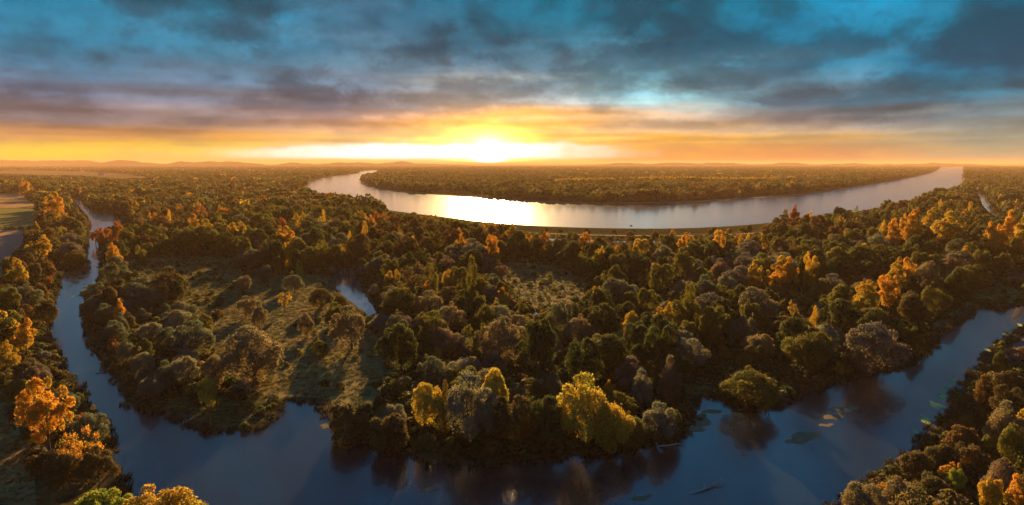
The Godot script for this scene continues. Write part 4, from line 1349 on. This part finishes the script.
func tuft_mesh(seed_: int, blades: int, wide: float) -> ArrayMesh:
	rng.seed = seed_
	var v := PackedVector3Array()
	var n := PackedVector3Array()
	var c := PackedColorArray()
	var idx := PackedInt32Array()
	for i in blades:
		var a := rng.randf_range(0, TAU)
		var o := Vector3(cos(a), 0, sin(a)) * rng.randf() * 0.45
		var lean := Vector3(cos(a), 0, sin(a)).rotated(Vector3.UP, rng.randf_range(-0.8, 0.8)) * rng.randf_range(0.1, 0.5)
		var side := Vector3(-sin(a), 0, cos(a)).rotated(Vector3.UP, rng.randf_range(-1, 1)) * wide
		var tip := o + lean + Vector3(0, rng.randf_range(0.5, 1.0), 0)
		var lum := rng.randf_range(0.65, 1.3)
		var k := v.size()
		for q: Vector3 in [o - side, o.lerp(tip, 0.6) - side * 0.8 + Vector3(0, 0.08, 0), tip, o.lerp(tip, 0.6) + side * 0.8 + Vector3(0, 0.08, 0), o + side]:
			v.append(q)
			n.append((Vector3.UP + lean).normalized())
			c.append(Color(lum, lum, lum * 0.9))
		idx.append_array([k, k + 1, k + 4, k + 1, k + 3, k + 4, k + 1, k + 2, k + 3])
	return array_mesh(v, n, idx, c)

func make_grass() -> void:
	var tuft := tuft_mesh(3, 26, 0.05)
	var clump := crown_mesh("shrub", 61, 260, 0.10)
	var tufts := []
	var low := []
	rng.seed = 303
	for one in [["MEADOW", 1.5], ["SCRUB", 1.9], ["CLEARING", 2.4], ["SHORE_GRASS", 1.8], ["COVE_GRASS", 1.3], ["POINT_GRASS", 1.2], ["SLOPE", 1.2]]:
		var r: Rect2 = bounds[one[0]]
		var step: float = one[1]
		var x := r.position.x
		while x < r.end.x:
			var z := r.position.y
			while z < r.end.y:
				var p := Vector2(x + rng.randf_range(-step, step), z + rng.randf_range(-step, step))
				z += step
				if not inside(p, one[0]) or wet(p, 0.4) or p.x < p.y * 0.95:
					continue
				var patch := patch_noise.get_noise_2d(p.x * 9.0, p.y * 9.0)
				var s := rng.randf_range(0.6, 1.5) * step
				var col := Color(0.22, 0.155, 0.048).lerp(Color(0.15, 0.15, 0.040), clampf(0.5 + patch * 1.4, 0.0, 1.0)) * rng.randf_range(0.75, 1.3)
				if one[0] == "SLOPE":
					col = Color(0.27, 0.145, 0.05) * rng.randf_range(0.75, 1.25)
				if one[0] == "SHORE_GRASS" or one[0] == "POINT_GRASS":
					col = col.lerp(Color(0.10, 0.12, 0.022), 0.5)
				tufts.append([Transform3D(Basis(Vector3.UP, rng.randf_range(0, TAU)) * Basis.from_scale(Vector3(s, s * rng.randf_range(0.18, 0.42), s)), Vector3(p.x, 0.02, p.y)), col])
				if rng.randf() < {"MEADOW": 0.008, "SLOPE": 0.0}.get(one[0], 0.05) * (1.0 + 2.0 * patch):
					var b := rng.randf_range(1.2, 3.0)
					low.append([Transform3D(Basis(Vector3.UP, rng.randf_range(0, TAU)) * Basis.from_scale(Vector3(b * 1.3, b, b * 1.3)), Vector3(p.x, -0.1, p.y)), LEAF[pick(["olive", "brown", "dark", "olive"])] * rng.randf_range(0.7, 1.1)])
			x += step
	# reeds along the backwater and undergrowth beneath the trees
	var edge := ragged(BACKWATER, 1.3, 1.6)
	for p in edge:
		if p.y > -100.0:
			continue
		for k in 2:
			var q := p + Vector2(rng.randf_range(-1.5, 1.5), rng.randf_range(-1.5, 1.5))
			var s := rng.randf_range(0.9, 2.0)
			tufts.append([Transform3D(Basis(Vector3.UP, rng.randf_range(0, TAU)) * Basis.from_scale(Vector3(s, s * rng.randf_range(0.5, 0.9), s)), Vector3(q.x, 0.05, q.y)), Color(0.075, 0.062, 0.02) * rng.randf_range(0.7, 1.4)])
		if rng.randf() < 0.35:
			var out := p + Vector2.from_angle(rng.randf_range(0, TAU)) * 2.5
			if not inside(out, "BACKWATER") and not inside_any(out, ["MEADOW", "SHORE_GRASS", "POINT_GRASS", "COVE_GRASS"]):
				var b := rng.randf_range(1.5, 3.2)
				low.append([Transform3D(Basis(Vector3.UP, rng.randf_range(0, TAU)) * Basis.from_scale(Vector3(b * 1.3, b, b * 1.3)), Vector3(out.x, -0.1, out.y)), LEAF[pick(["olive", "brown", "dark", "grey"])] * rng.randf_range(0.7, 1.1)])
	var z := -96.0
	while z > -640.0:
		var x := z * 0.88 - 10.0
		var step := 3.4 if z > -300.0 else 5.0
		while x < -z * 0.88 + 10.0:
			var p := Vector2(x + rng.randf_range(-2, 2), z + rng.randf_range(-2, 2))
			x += step
			if (p.y > -118.0 and p.x < 60.0) or inside_any(p, OPEN) or wet(p, 1.0):
				continue
			if p.y < -420.0 and distance_to_line(p, DIKE) < 54.0:
				continue
			var b := rng.randf_range(1.6, 4.2)
			if p.y < -380.0 and p.x > -20.0 and distance_to_line(p, DIKE) < 125.0:
				b = rng.randf_range(0.6, 1.2)
			if p.y > -300.0 and (p.x > 75.0 or p.x < -60.0):
				b = minf(b, sight_height(p, b, b * 1.5))
				if b < 0.7:
					continue
			low.append([Transform3D(Basis(Vector3.UP, rng.randf_range(0, TAU)) * Basis.from_scale(Vector3(b * 1.5, b, b * 1.5)), Vector3(p.x, -0.1, p.y)), LEAF[pick(["olive", "brown", "dark", "dark", "rustbrown"])] * rng.randf_range(0.6, 1.1)])
		z -= step
	copies("grass", tuft, tufts, "olive and straw coloured grass tufts and reeds on the open ground and shores", "grass")
	copies("undergrowth", clump, low, "low dark brush growing under and between the trees", "undergrowth")
